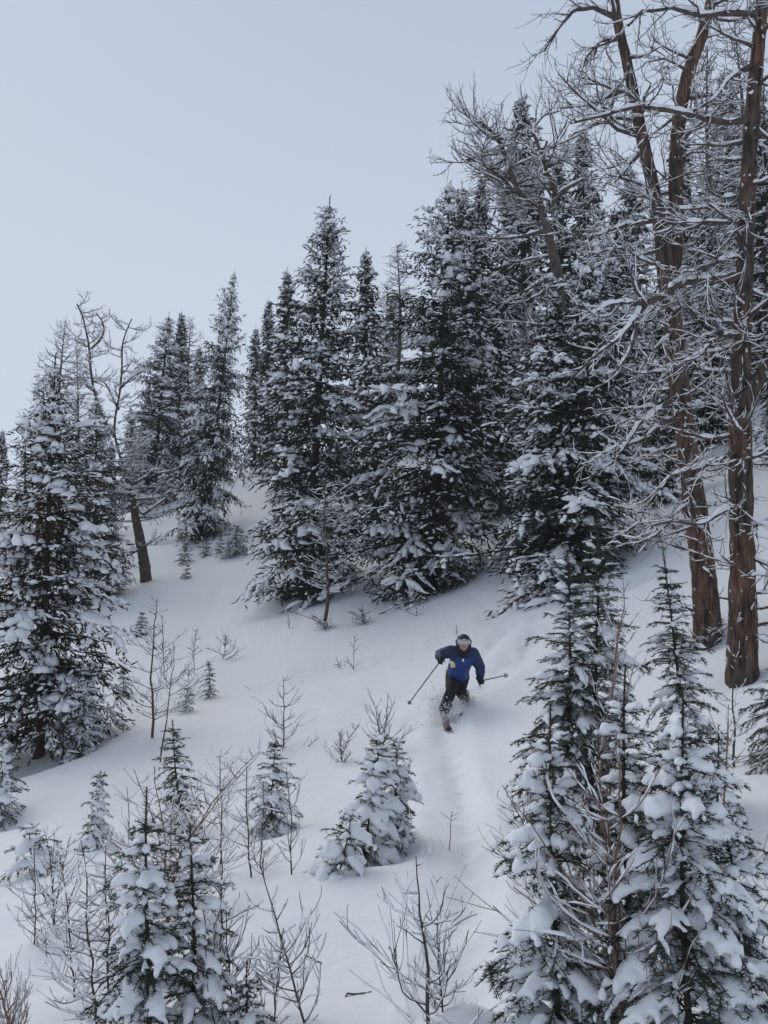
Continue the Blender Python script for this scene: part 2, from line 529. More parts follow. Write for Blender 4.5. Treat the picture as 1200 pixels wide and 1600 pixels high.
    if len(q):
        Nq = 4
        s0 = g.random(len(q)) * 0.25; s1 = 0.6 + 0.35 * g.random(len(q))
        ts = s0[:, None] + (s1 - s0)[:, None] * np.linspace(0, 1, Nq)[None]
        PS = np.stack([sample(B2, q, ts[:, k])[0] for k in range(Nq)], 1)
        w = (0.034 + 0.032 * load[idx[q]]) * np.clip(g.normal(1, 0.25, len(q)), 0.5, 1.6) * sc
        hgt = (0.018 + 0.036 * load[idx[q]]) * np.clip(g.normal(1, 0.3, len(q)), 0.4, 1.8) * sc
        W = w[:, None] * np.clip(g.normal(1, 0.25, (len(q), Nq)), 0.4, 1.6)
        Hh = hgt[:, None] * np.clip(g.normal(1, 0.25, (len(q), Nq)), 0.4, 1.6)
        snow_g.add(snow_strips(PS, W, Hh, np.full((len(q), Nq), 0.02), SNOW4B))
    # pillows on the heaviest boughs
    q = np.where(hv & (L > 0.45) & (hs > 0.12 * H))[0]
    if len(q):
        Nq = 7
        c0 = g.uniform(0.5, 0.75, len(q)); wdt = g.uniform(0.12, 0.24, len(q))
        PS = np.stack([sample(B, q, np.clip(c0 + wdt * x, 0, 1))[0] for x in np.linspace(-1, 1, Nq)], 1)
        PS[..., 2] += 0.05
        W = np.minimum(0.06 + 0.07 * L[q], 0.15)[:, None] * np.clip(g.normal(1, 0.3, (len(q), Nq)), 0.4, 1.6)
        Hh = np.minimum(0.05 + 0.045 * L[q], 0.11)[:, None] * np.clip(g.normal(1, 0.2, (len(q), Nq)), 0.5, 1.5)
        snow_g.add(snow_strips(PS, W, Hh, np.full((len(q), Nq), 0.0), SNOW8))
    return trunk, crown, snow_g

def spruce_meshes(name, needle='needle', **kw):
    t, c, s = spruce_geo(**kw)
    return t.mesh('trunk', M['spruce_bark']), c.mesh('crown', M[needle], False), s.mesh('snow', M['snow'])

def put_tree(name, meshes, base, up, scale, label, cat, group=None, rz=0.0):
    r = root(name, base, up, rz)
    r.scale = (scale, scale, scale)
    tag(r, label, cat, group)
    tm, cm, sm = meshes
    o = bpy.data.objects.new('trunk', tm); COL.objects.link(o); o.parent = r
    c = bpy.data.objects.new('crown', cm); COL.objects.link(c); c.parent = r
    s = bpy.data.objects.new('snow', sm); COL.objects.link(s); s.parent = c; s['kind'] = 'stuff'
    return r

CONE = [(0.0, 0.72), (0.08, 0.95), (0.2, 1.0), (0.4, 0.84), (0.6, 0.62), (0.8, 0.40), (0.92, 0.20), (1.0, 0.02)]
COLUMN = [(0.0, 0.55), (0.06, 0.85), (0.15, 1.0), (0.35, 0.98), (0.55, 0.84), (0.72, 0.62), (0.84, 0.42), (0.90, 0.30), (0.95, 0.19), (1.0, 0.02)]
WIDE = [(0.0, 0.80), (0.05, 1.0), (0.15, 0.98), (0.3, 0.86), (0.5, 0.68), (0.7, 0.46), (0.88, 0.25), (0.95, 0.14), (1.0, 0.02)]

MID = {}
def big_spruce(base_px, top_px, half_px, label, seed, profile, group='large snowy spruces on the slope', needle='needle', share=None, **kw):
    b = place(*base_px)
    d = depth_of(b)
    tp = at(top_px[0], top_px[1], d)
    up = tp - b
    Hh = float(np.linalg.norm(up))
    R = half_px / F * d * 1.04
    if share is not None:
        ms, H0, R0 = MID[share]
        r = put_tree('spruce_tree', ms, b - np.array([0, 0, 0.1]), up, 1.0, label, 'spruce tree', group, 0.0 if share == 24 else seed * 1.3)
        r.scale = (R / R0, R / R0, Hh / H0)
        return r
    ms = spruce_meshes('spruce', needle, H=Hh, R=R, seed=seed, profile=profile, **kw)
    MID[seed] = (ms, Hh, R)
    print('spruce', label[:30], 'H %.1f R %.1f d %.1f' % (Hh, R, d), 'polys', [len(m.polygons) for m in ms])
    return put_tree('spruce_tree', ms, b - np.array([0, 0, 0.1]), up, 1.0, label, 'spruce tree', group)

big_spruce((60, 1182), (86, 566), 112, 'large spruce with rusty brown needles at the left edge of the slope', 31, COLUMN, needle='needle_brown', heavy=0.15, snow=1.05, clear=0.08, spacing=0.28, droop=1.6)
big_spruce((480, 938), (515, 312), 84, 'tall pointed spruce behind the bare larch sapling, standing against the sky', 23, COLUMN, snow=1.0, heavy=0.09, spacing=0.38, droop=1.3)
big_spruce((672, 922), (703, 290), 132, 'broad spruce uphill of the skier, with skirts sweeping low to its left', 24, WIDE, snow=1.0, heavy=0.10, asym=(0.16, math.pi), spacing=0.40, droop=1.5)
big_spruce((895, 908), (935, 372), 146, 'wide spruce between the skier and the red-barked larches', 25, WIDE, snow=1.1, heavy=0.12, asym=(0.14, math.pi), spacing=0.31, droop=1.5)
big_spruce((152, 938), (150, 612), 50, 'slim spruce close behind the rusty brown spruce', 22, COLUMN, share=23)
big_spruce((318, 838), (366, 428), 54, 'spire-topped spruce with skirts down to the open snow chute', 26, WIDE, share=24)
big_spruce((235, 795), (264, 490), 46, 'dark narrow spruce just right of the crooked twin larch tops', 27, COLUMN, share=23)

# shared meshes for the wood behind
FAR = [spruce_meshes('spruce', H=12.0, R=(1.0, 1.1, 1.45)[k], seed=40 + k, profile=(CONE, COLUMN, WIDE)[k], snow=(1.1, 1.2, 1.25)[k], far=True, heavy=0.04, spacing=0.40) for k in range(3)]
def back_spruce(u, v, d, k, label, rz):
    t = at(u, v, d)
    b = np.array([t[0], t[1], float(ground(t[0], t[1])) - 0.3])
    h_ = t[2] - b[2]
    print('back', u, v, d, round(float(h_), 1))
    put_tree('spruce_tree', FAR[k], b, (0.0, 0.0, 1.0), h_ / 12.0, label, 'spruce tree', 'spruces of the wood behind', rz)

BACK = [
    (284, 492, 52, 0, 'pointed spruce top just right of the dark narrow spruce'),
    (312, 542, 58, 1, 'small distant spruce tip in the gap left of the spire-topped spruce'),
    (400, 512, 55, 1, 'spruce just right of the spire-topped spruce, lower than its neighbour'),
    (420, 472, 50, 0, 'spruce in the gap between the spire-topped spruce and the tall pointed spruce'),
    (449, 424, 44, 1, 'slim spruce tip touching the left side of the tall pointed spruce'),
    (572, 393, 40, 1, 'slender spruce in the gap right of the tall pointed spruce'),
    (612, 470, 48, 2, 'spruce below the faint larch top, between the two biggest spruces'),
    (722, 291, 38, 1, 'spruce tip directly beside the top of the broad spruce'),
    (752, 282, 46, 0, 'spruce tip second right of the broad spruce top on the skyline'),
    (790, 300, 44, 2, 'dense spruce under the pale gnarled larch arms'),
    (815, 150, 42, 1, 'highest spruce spire on the skyline, above the gnarled larch'),
    (780, 430, 33, 2, 'dark spruce in the gap between the broad spruce and the wide spruce'),
    (866, 452, 23.6, 1, 'spruce standing against the gnarled larch trunk, left of the wide spruce'),
    (828, 520, 27, 2, 'dark bushy spruce between the broad spruce and the gnarled larch'),
    (590, 560, 35, 2, 'dark spruce filling the gap low between the two biggest spruces'),
    (872, 250, 40, 0, 'spruce behind the right arms of the gnarled larch'),
    (910, 205, 42, 2, 'spruce filling the skyline left of the forked larch'),
    (985, 262, 36, 1, 'spruce right behind the left stem of the forked larch'),
    (960, 330, 30, 2, 'bushy spruce just above the wide spruce'),
    (1062, 185, 38, 0, 'tall spruce between the two stems of the forked larch'),
    (1100, 330, 30, 2, 'broad snowy spruce between the forked larch and the straight larch'),
    (1132, 110, 42, 1, 'tall spruce between the forked larch and straight larch, high on the skyline'),
    (1185, 140, 36, 0, 'tall spruce behind the straight larch at the right edge'),
    (1030, 480, 26, 1, 'snowy spruce low behind the forked larch trunk'),
    (1215, 420, 24, 2, 'snowy spruce cut off by the right edge beyond the straight larch'),
    (4, 672, 75, 1, 'tiny far spruce spire at the left edge'),
    (-14, 712, 70, 0, 'far spruce half out of view at the left edge below the tiny spire'),
    (30, 760, 45, 2, 'spruce behind the left flank of the rusty brown spruce'),
    (205, 640, 56, 2, 'spruce low behind the twin bare larch tops'),
    (175, 690, 46, 0, 'spruce between the slim spruce and the dark narrow spruce'),
    (232, 600, 60, 1, 'spruce showing just above the left flank of the dark narrow spruce'),
    (735, 330, 36, 2, 'spruce behind the right flank of the broad spruce'),
    (1150, 480, 29, 0, 'spruce low behind the straight larch trunk'),
]
for n_, (u, v, d, k, lab) in enumerate(BACK):
    back_spruce(u, v, d, k, lab, n_ * 1.37)

# ------------------------------------------------------------------ larches (bare)
def limb_geo(path, r0, g, dens=1.0, sub_len=0.8, snow=1.0, twig_r=0.006, tip=True, nub=True):
    wood, snow_g = Geo(), Geo()
    path = np.asarray(path, float)
    seg = np.linalg.norm(np.diff(path, axis=0), axis=1)
    cum = np.r_[0, np.cumsum(seg)]; L = cum[-1]
    N = max(6, int(L / 0.14))
    q = np.linspace(0, L, N)
    P = np.stack([np.interp(q, cum, path[:, k]) for k in range(3)], -1)
    P[1:] += np.cumsum(g.normal(0, 0.008, (N - 1, 3)), 0) * min(1.0, L)
    P = P[None]
    R = (r0 * (1 - 0.82 * (q / L) ** 0.8) + 0.004)[None] * np.clip(g.normal(1, 0.08, (1, N)), 0.8, 1.25)
    wood.add(tubes(P, R, 7))
    if snow > 0:
        Ns = N * 2
        qs = np.linspace(0.02, 0.97, Ns)
        PS = sample(P, np.zeros(Ns, int), qs)[0][None]
        rs = np.interp(qs, np.linspace(0, 1, N), R[0])[None]
        W = (rs * 0.85 + 0.012) * np.clip(g.normal(1, 0.2, (1, Ns)), 0.3, 1.5)
        Hh = (rs * 0.75 + 0.022) * np.clip(g.normal(1, 0.35, (1, Ns)), 0.15, 2.0) * snow
        gap = (g.random((1, Ns)) < 0.10) | (np.sin(qs * L * 3.1 + g.random() * 6) > 0.75)[None]
        W = np.where(gap, W * 0.2, W); Hh = np.where(gap, Hh * 0.1, Hh)
        snow_g.add(snow_strips(PS, W, Hh, rs * 0.7, SNOW8))
    n = max(3, int(L / 0.13 * dens))
    s = np.sort(np.clip(np.linspace(0.10, 0.99, n) + g.normal(0, 0.02, n), 0.05, 1))
    idx = np.zeros(n, int)
    p, t = sample(P, idx, s)
    a, e = az_el(t)
    sg = g.choice([-1, 1], n)
    l2 = sub_len * (0.35 + 0.65 * np.sin(np.pi * (0.18 + 0.72 * s))) * np.clip(g.lognormal(-0.25, 0.45, n), 0.25, 1.7)
    N2 = 7
    B2 = curves(p, a + sg * (0.75 + g.normal(0, 0.3, n)), e + g.normal(0.05, 0.4, n), e + g.normal(0.25, 0.5, n), l2, N2, 0.20, g)
    r2 = np.linspace(1, 0.35, N2)[None] * (twig_r * 1.0 + 0.010 * l2)[:, None]
    wood.add(tubes(B2, r2, 3))
    n3 = np.clip((l2 / 0.075 * dens).astype(int), 2, 14)
    i3 = np.repeat(np.arange(n), n3)
    s3 = np.clip(np.concatenate([np.linspace(0.12, 1.0, k) for k in n3]) + g.normal(0, 0.03, len(i3)), 0.05, 1)
    p3, t3 = sample(B2, i3, s3)
    a3, e3 = az_el(t3)
    l3 = np.clip(l2[i3] * 0.33 * g.lognormal(-0.2, 0.5, len(i3)), 0.05, 0.45)
    B3 = curves(p3, a3 + g.choice([-1, 1], len(i3)) * (0.8 + g.normal(0, 0.35, len(i3))), e3 + g.normal(0.05, 0.5, len(i3)), e3 + g.normal(0.3, 0.5, len(i3)), l3, 4, 0.22, g)
    wood.add(tubes(B3, np.linspace(1, 0.55, 4)[None] * np.full((len(i3), 1), twig_r * 0.85), 3))
    if snow > 0:
        W = np.maximum(r2 * 0.95, 0.007); Hh = np.maximum(r2, 0.008) * 1.5 * np.clip(g.normal(1, 0.35, r2.shape), 0.1, 2) * snow
        snow_g.add(snow_strips(B2[:, ::2], W[:, ::2], Hh[:, ::2], r2[:, ::2] * 0.6, SNOW4B))
        k = np.where(g.random(len(i3)) < 0.75)[0]
        if len(k):
            W = np.full((len(k), 4), twig_r * 0.95); Hh = twig_r * 1.9 * np.clip(g.normal(1, 0.4, (len(k), 4)), 0.2, 2) * snow
            snow_g.add(snow_strips(B3[k], W, Hh, np.full((len(k), 4), twig_r * 0.4), SNOW3))
    return wood, snow_g

def trunk_geo(path, radii, g, sides=14, rough=0.06):
    path = np.asarray(path, float)
    seg = np.linalg.norm(np.diff(path, axis=0), axis=1)
    cum = np.r_[0, np.cumsum(seg)]; L = cum[-1]
    N = max(10, int(L / 0.12))
    q = np.linspace(0, L, N)
    P = np.stack([np.interp(q, cum, path[:, k]) for k in range(3)], -1)
    for _ in range(6):
        P[1:-1] = 0.5 * P[1:-1] + 0.25 * (P[:-2] + P[2:])
    R = np.interp(q, cum, radii)
    x = np.zeros_like(P); x[:, 0] = 1
    t = unit(np.gradient(P, axis=0))
    s = unit(x - t * (x * t).sum(-1, keepdims=True))
    u = np.cross(s, t)
    ph = np.arange(sides) * 2 * math.pi / sides
    ridge = 1 + rough * (np.sin(ph * 5 + 1.3) + 0.6 * np.sin(ph * 9))[None] + g.normal(0, rough * 0.7, (N, sides))
    V = P[:, None] + (s[:, None] * np.cos(ph)[None, :, None] + u[:, None] * np.sin(ph)[None, :, None]) * (R[:, None] * ridge)[..., None]
    n, k = np.meshgrid(np.arange(N - 1), np.arange(sides), indexing='ij')
    Fq = np.stack([n * sides + k, n * sides + (k + 1) % sides, (n + 1) * sides + (k + 1) % sides, (n + 1) * sides + k], -1).reshape(-1, 4)
    return Geo().add((V.reshape(-1, 3), Fq)), P, R

def bark_snow(P, R, g, n, side=-1):
    """clots of snow stuck to the uphill side of the bark"""
    G = Geo()
    for _ in range(n):
        i = g.integers(2, len(P) - 2)
        ang = math.pi + g.normal(0, 1.0) if side < 0 else g.normal(0, 1.0)
        ang = ang if g.random() < 0.8 else -math.pi / 2 + g.normal(0, 0.5)
        ln = g.lognormal(-4.0, 0.6)
        c = P[i] + np.array([math.cos(ang), math.sin(ang), 0]) * R[i] * 0.98
        path = c[None] + np.linspace(-ln, ln, 5)[:, None] * np.array([0, 0, 1.0]) + g.normal(0, 0.3 * ln, (5, 3))
        w = min(0.022, ln * g.uniform(0.3, 0.9))
        rr = np.array([0.2, 0.9, 1.0, 0.8, 0.2]) * w
        G.add(tubes(path[None], rr[None], 6))
    return G

def larch(base, trunk_pts, radii, forks, limbs, label, seed, group, autos=(), mat='larch_bark', dens=1.0, snow=1.0, sub=0.8, twig_r=0.006, clots=30):
    """all points given in world space; limbs: list of (points, radius)"""
    g = np.random.default_rng(seed)
    r = root('larch_tree', base)
    tag(r, label, 'larch tree', group)
    off = np.asarray(base, float)
    tg, P, R = trunk_geo(np.asarray(trunk_pts) - off, radii, g)
    tr = tg.obj('trunk', M[mat], r)
    stems = [(P, R)]
    for pts, rad in forks:
        fg, P2, R2 = trunk_geo(np.asarray(pts) - off, rad, g)
        fg.obj('stem', M[mat], r)
        stems.append((P2, R2))
    cl = Geo()
    for (P2, R2) in stems:
        if clots:
            cg = bark_snow(P2, R2, g, int(clots * len(P2) / 20) + 3)
            for V_, F_ in ((cg.V, cg.F),):
                b0 = cl.n
                cl.V += V_; cl.F += [f + b0 for f in F_]; cl.n += cg.n
    if cl.n:
        cl.obj('snow', M['snow'], tr)['kind'] = 'stuff'
    alll = [(np.asarray(p) - off, rr) for p, rr in limbs]
    for (si, f0, f1, n, lmin, lmax, azc, azs, el0, el1) in autos:
        P2, R2 = stems[si]
        for k in range(n):
            f = f0 + (f1 - f0) * (k + g.random()) / n
            i = min(len(P2) - 1, int(f * (len(P2) - 1)))
            ln = g.uniform(lmin, lmax)
            a = azc + g.normal(0, azs)
            c = curves(P2[i][None], np.array([a]), np.array([g.uniform(el0 - 0.2, el0 + 0.2)]), np.array([g.uniform(el1 - 0.25, el1 + 0.25)]), np.array([ln]), 7, 0.16, g)[0]
            alll.append((c, min(R2[i] * 0.55, 0.012 + 0.020 * ln)))
    for pts, rr in alll:
        w_, s_ = limb_geo(pts, rr, g, dens, sub, snow, twig_r)
        lo = w_.obj('limb', M['limb'], r)
        if s_.n:
            s_.obj('snow', M['snow'], lo)['kind'] = 'stuff'
    return r

def px(pts, d):
    out = []
    for q in pts:
        dd = d + (q[2] if len(q) > 2 else 0)
        out.append(at(q[0], q[1], dd))
    return out

# forked larch (A)
bA = place(1106, 1002); dA = depth_of(bA)
tA = [bA - np.array([0, 0, 0.4])] + px([(1107, 985), (1100, 900), (1090, 820), (1078, 730), (1066, 640), (1056, 550), (1048, 480), (1040, 420), (1032, 350), (1018, 280), (1000, 200), (985, 120), (966, 40), (955, -40)], dA)
rA = [0.33, 0.27, 0.235, 0.22, 0.20, 0.19, 0.18, 0.175, 0.165, 0.135, 0.12, 0.11, 0.10, 0.09, 0.08]
fA = [(px([(1047, 470), (1055, 400), (1056, 320), (1056, 250), (1060, 190), (1073, 115), (1098, 55), (1112, 0), (1120, -60)], dA + 0.15), [0.10, 0.12, 0.115, 0.11, 0.105, 0.10, 0.09, 0.08, 0.07])]
lA = [
    (px([(968, 30), (930, 12), (895, 14), (868, 45), (846, 78, 0.2)], dA), 0.045),
    (px([(985, 110), (955, 150, -0.2), (925, 165, -0.3), (880, 170, -0.4)], dA), 0.030),
    (px([(1003, 215), (960, 200, -0.2), (905, 150, -0.4), (868, 115, -0.5)], dA), 0.032),
    (px([(1000, 190), (965, 185), (930, 200, 0.2), (890, 215, 0.3)], dA), 0.030),
    (px([(1008, 235), (985, 250), (960, 285, -0.3)], dA), 0.045),
    (px([(975, 60), (940, 60, 0.3), (915, 85, 0.4), (900, 120, 0.5)], dA), 0.030),
    (px([(1030, 345), (980, 350, -0.3), (930, 370, -0.6), (880, 365, -0.8)], dA), 0.035),
    (px([(1040, 420), (1000, 390, 0.3), (960, 385, 0.5), (915, 400, 0.6)], dA), 0.03),
    (px([(1062, 615), (1030, 640, -0.4), (1000, 660, -0.7), (965, 720, -0.9), (925, 745, -1.0)], dA), 0.045),
    (px([(1068, 655), (1040, 660, -0.4), (1005, 690, -0.6), (960, 700, -0.7), (915, 725, -0.8)], dA), 0.040),
    (px([(1085, 780), (1040, 815, -0.4), (1000, 820, -0.7), (960, 840, -0.9)], dA), 0.030),
    (px([(1092, 815), (1060, 830, -0.5), (1040, 812, -0.8), (1018, 825, -0.9)], dA), 0.034),
    (px([(1058, 250), (1090, 235, -0.3), (1130, 240, -0.5)], dA), 0.026),
    (px([(1060, 190), (1095, 165, -0.2), (1130, 160, -0.4)], dA), 0.026),
    (px([(1075, 110), (1040, 90, -0.2), (1010, 95, -0.3)], dA), 0.024),
]
larch(bA, tA, [q * 0.80 for q in rA], fA, lA, 'forked larch with reddish bark, its trunk splitting into two stems', 61, 'red-barked larches',
      autos=[(0, 0.33, 0.62, 16, 0.5, 1.1, math.pi, 1.1, -0.1, 0.25), (0, 0.62, 1.0, 14, 0.6, 1.2, math.pi, 1.3, 0.0, 0.35), (1, 0.15, 0.98, 14, 0.5, 1.0, 2.0, 2.0, 0.0, 0.35), (0, 0.03, 0.33, 9, 0.4, 0.9, -1.9, 1.2, -0.1, 0.2)], dens=1.15, sub=0.62)

# straight larch (B)
bB = place(1160, 1064); dB = depth_of(bB)
tB = [bB - np.array([0, 0, 0.4])] + px([(1160, 1045), (1161, 950), (1160, 850), (1158, 760), (1156, 680), (1156, 600), (1160, 520), (1163, 440), (1166, 350), (1171, 250), (1178, 150), (1186, 60), (1194, -40), (1199, -110)], dB)
rB = [0.32, 0.265, 0.225, 0.205, 0.195, 0.19, 0.18, 0.155, 0.145, 0.14, 0.13, 0.12, 0.11, 0.10, 0.09]
fB = [(px([(1160, 640), (1172, 605), (1192, 580), (1215, 560), (1245, 530)], dB - 0.12), [0.11, 0.10, 0.09, 0.085, 0.07])]
lB = [
    (px([(1158, 432), (1125, 438, -0.2), (1092, 440, -0.4), (1062, 440, -0.5), (1035, 465, -0.6), (1008, 476, -0.7), (1000, 498, -0.8), (975, 530, -0.9), (930, 560, -1.0), (900, 590, -1.1)], dB), 0.062),
    (px([(1008, 474, -0.7), (975, 472, -0.8), (945, 482, -0.9), (905, 505, -1.0)], dB), 0.024),
    (px([(1008, 472, -0.7), (994, 455, -0.7), (990, 434, -0.7)], dB), 0.026),
    (px([(996, 505, -0.8), (985, 545, -0.8), (968, 570, -0.8), (952, 590, -0.8)], dB), 0.026),
    (px([(1168, 188), (1130, 192, -0.3), (1085, 185, -0.5), (1040, 172, -0.7), (990, 165, -0.9), (940, 178, -1.0), (885, 190, -1.1)], dB), 0.050),
    (px([(1186, 22), (1140, 24, -0.3), (1095, 28, -0.5), (1050, 16, -0.7), (1005, 18, -0.9), (985, 40, -1.0)], dB), 0.046),
    (px([(1160, 348), (1120, 350, -0.3), (1080, 346, -0.6), (1045, 352, -0.8)], dB), 0.030),
    (px([(1166, 320), (1110, 322, 0.3), (1060, 325, 0.5), (1010, 310, 0.7)], dB), 0.026),
    (px([(1170, 105), (1145, 118, -0.3), (1120, 150, -0.5), (1100, 165, -0.6)], dB), 0.035),
    (px([(1160, 400), (1120, 408, -0.4), (1080, 425, -0.5), (1040, 420, -0.6)], dB), 0.026),
    (px([(1158, 700), (1120, 720, -0.4), (1085, 730, -0.7), (1050, 735, -0.9), (1010, 780, -1.0)], dB), 0.030),
    (px([(1158, 790), (1120, 800, -0.5), (1095, 820, -0.7), (1050, 812, -0.8), (1015, 820, -0.9)], dB), 0.034),
    (px([(1156, 520), (1120, 530, -0.5), (1085, 560, -0.7), (1050, 580, -0.9)], dB), 0.026),
    (px([(1165, 500), (1200, 470, -0.4), (1230, 440, -0.6)], dB), 0.03),
    (px([(1160, 720), (1185, 715, -0.4), (1220, 690, -0.6)], dB), 0.025),
    (px([(1160, 830), (1190, 820, -0.4), (1225, 830, -0.6)], dB), 0.022),
    (px([(1163, 905), (1185, 895, -0.4), (1210, 900, -0.5)], dB), 0.018),
    (px([(1168, 290), (1200, 280, -0.3), (1230, 260, -0.6)], dB), 0.026),
]
larch(bB, tB, [q * 0.78 for q in rB], fB, lB, 'straight red-barked larch near the right edge with a heavy snow-laden limb', 62, 'red-barked larches',
      autos=[(0, 0.30, 0.62, 16, 0.4, 1.0, math.pi, 1.2, -0.1, 0.2), (0, 0.62, 1.0, 14, 0.5, 1.1, math.pi, 1.4, 0.0, 0.3), (0, 0.05, 0.3, 8, 0.3, 0.7, -1.8, 1.3, -0.1, 0.2)], dens=1.15, sub=0.58)

# gnarled larch (C), on the skyline behind the wide spruce
dC = 25.0
t0 = at(882, 560, dC); bC = np.array([t0[0], t0[1], float(ground(t0[0], t0[1])) - 0.2])
tC = [bC] + px([(884, 640), (880, 520), (872, 440), (866, 400), (855, 360), (848, 330), (842, 312)], dC)
larch(bC, tC, [0.20, 0.19, 0.17, 0.14, 0.12, 0.10, 0.085, 0.08],
      [(px([(846, 325), (830, 312), (806, 300), (785, 283), (765, 262), (745, 248), (722, 250)], dC), [0.07, 0.06, 0.055, 0.05, 0.04, 0.03, 0.02]),
       (px([(848, 332), (866, 318), (873, 300), (860, 283), (850, 262), (846, 240), (855, 220)], dC), [0.07, 0.07, 0.06, 0.055, 0.045, 0.035, 0.025]),
       (px([(808, 300), (800, 275), (790, 250), (785, 225), (770, 205), (750, 190)], dC - 0.2), [0.07, 0.065, 0.055, 0.05, 0.04, 0.03])],
      [(px([(870, 430), (845, 442, -0.4), (815, 460, -0.8)], dC), 0.09),
       (px([(855, 360), (800, 372, -0.4), (750, 372, -0.7)], dC), 0.06),
       (px([(866, 310), (895, 290, -0.3), (920, 278, -0.5)], dC), 0.07),
       (px([(850, 262), (880, 250, -0.3), (905, 262, -0.5)], dC), 0.05),
       (px([(846, 240), (830, 205, 0.2), (850, 180, 0.3), (875, 175, 0.4)], dC), 0.05),
       (px([(880, 500), (920, 470, -0.5), (960, 450, -0.8)], dC), 0.05)],
      'gnarled larch with a crooked forked crown above the wide spruce', 63, 'bare larches on the skyline',
      autos=[(1, 0.2, 1.0, 16, 0.7, 1.6, 2.2, 1.4, 0.2, 0.5), (2, 0.1, 1.0, 14, 0.7, 1.7, 1.5, 1.8, 0.1, 0.4), (3, 0.1, 1.0, 14, 0.6, 1.4, 2.2, 1.5, 0.2, 0.5), (0, 0.3, 1.0, 16, 1.0, 2.0, 2.4, 1.6, 0.0, 0.3)],
      mat='limb', dens=0.95, sub=0.75, twig_r=0.0075, clots=0)

# left larch (D) with a bare leaning trunk and twin tops
bD = place(229, 910); dD = depth_of(bD)
tD = [bD - np.array([0, 0, 0.3])] + px([(228, 900), (222, 860), (215, 825), (208, 790), (202, 765), (190, 720), (178, 680), (180, 650), (188, 610), (191, 570), (190, 540), (198, 515), (206, 498)], dD)
larch(bD, tD, [0.22, 0.20, 0.18, 0.16, 0.12, 0.065, 0.045, 0.04, 0.038, 0.036, 0.032, 0.028, 0.022, 0.018],
      [(px([(178, 682), (160, 650), (146, 610), (141, 575), (140, 545), (135, 520), (130, 495), (120, 475)], dD), [0.03, 0.036, 0.042, 0.042, 0.038, 0.034, 0.028, 0.02]),
       (px([(142, 545), (155, 535), (164, 522), (163, 502), (150, 490)], dD), [0.04, 0.038, 0.035, 0.03, 0.02])],
      [(px([(205, 775), (222, 805, -0.3), (245, 790, -0.4), (272, 770, -0.6)], dD), 0.08),
       (px([(222, 855), (200, 868, -0.4), (182, 868, -0.6)], dD), 0.05),
       (px([(222, 855), (240, 845, -0.3), (252, 838, -0.4)], dD), 0.04),
       (px([(185, 640), (165, 600, 0.3), (150, 590, 0.4)], dD), 0.05),
       (px([(186, 610), (205, 590, -0.3), (222, 580, -0.5)], dD), 0.04),
       (px([(200, 760), (240, 740, -0.6), (265, 735, -0.9)], dD), 0.06)],
      'bare larch with a leaning trunk and crooked twin tops on the left skyline', 64, 'bare larches on the skyline',
      autos=[(0, 0.25, 0.6, 24, 0.7, 1.6, 0.0, 3.0, -0.1, 0.2), (0, 0.6, 1.0, 18, 0.3, 0.8, 0, 3.0, 0.2, 0.5), (1, 0.3, 1.0, 18, 0.3, 0.85, 0, 3.0, 0.2, 0.5), (2, 0.2, 1.0, 6, 0.25, 0.5, 0, 2.0, 0.3, 0.7)],
      mat='limb', dens=1.0, sub=0.6, twig_r=0.0072, snow=1.5, clots=6)

# slim far larches: pale spires of twigs, built once and copied
def far_larch_meshes(seed):
    g = np.random.default_rng(seed)
    H = 11.0
    z = np.linspace(-0.5, H, 16)
    P = np.stack([0.1 * np.sin(z * 0.6), 0.08 * np.cos(z * 0.5), z], -1)
    R = np.interp(z, [-0.5, H], [0.17, 0.012])
    tr = Geo().add(tubes(P[None], R[None], 7))
    n = 150
    f = np.linspace(0.15, 0.99, n)
    idx = np.zeros(n, int)
    p, _ = sample(P[None], idx, f)
    L = (1.9 * (1 - f) ** 0.75 + 0.25) * np.clip(g.normal(1, 0.25, n), 0.4, 1.5)
    B = curves(p, g.random(n) * 6.283, g.normal(0.1, 0.2, n), g.normal(0.35, 0.3, n), L, 6, 0.14, g)
    c, s = Geo(), Geo()
    R1 = np.linspace(1, 0.3, 6)[None] * (0.006 + 0.012 * L)[:, None]
    c.add(tubes(B, R1, 3))
    s.add(snow_strips(B, np.maximum(R1, 0.01), R1 * 1.6 + 0.008, R1 * 0.6, SNOW3))
    n3 = np.clip((L / 0.09).astype(int), 3, 20)
    i3 = np.repeat(np.arange(n), n3)
    p3, t3 = sample(B, i3, np.clip(g.random(len(i3)), 0.1, 1))
    a3, e3 = az_el(t3)
    B3 = curves(p3, a3 + g.normal(0, 0.9, len(i3)), e3 + g.normal(0, 0.5, len(i3)), e3 + g.normal(0.3, 0.5, len(i3)), g.uniform(0.12, 0.5, len(i3)), 4, 0.2, g)
    c.add(tubes(B3, np.full((len(i3), 4), 0.009), 3))
    k = g.random(len(i3)) < 0.7
    s.add(snow_strips(B3[k], np.full((k.sum(), 4), 0.010), np.full((k.sum(), 4), 0.018), np.full((k.sum(), 4), 0.004), SNOW3))
    return tr.mesh('trunk', M['limb']), c.mesh('crown', M['limb']), s.mesh('snow', M['snow'])
FARL = [far_larch_meshes(71), far_larch_meshes(72)]
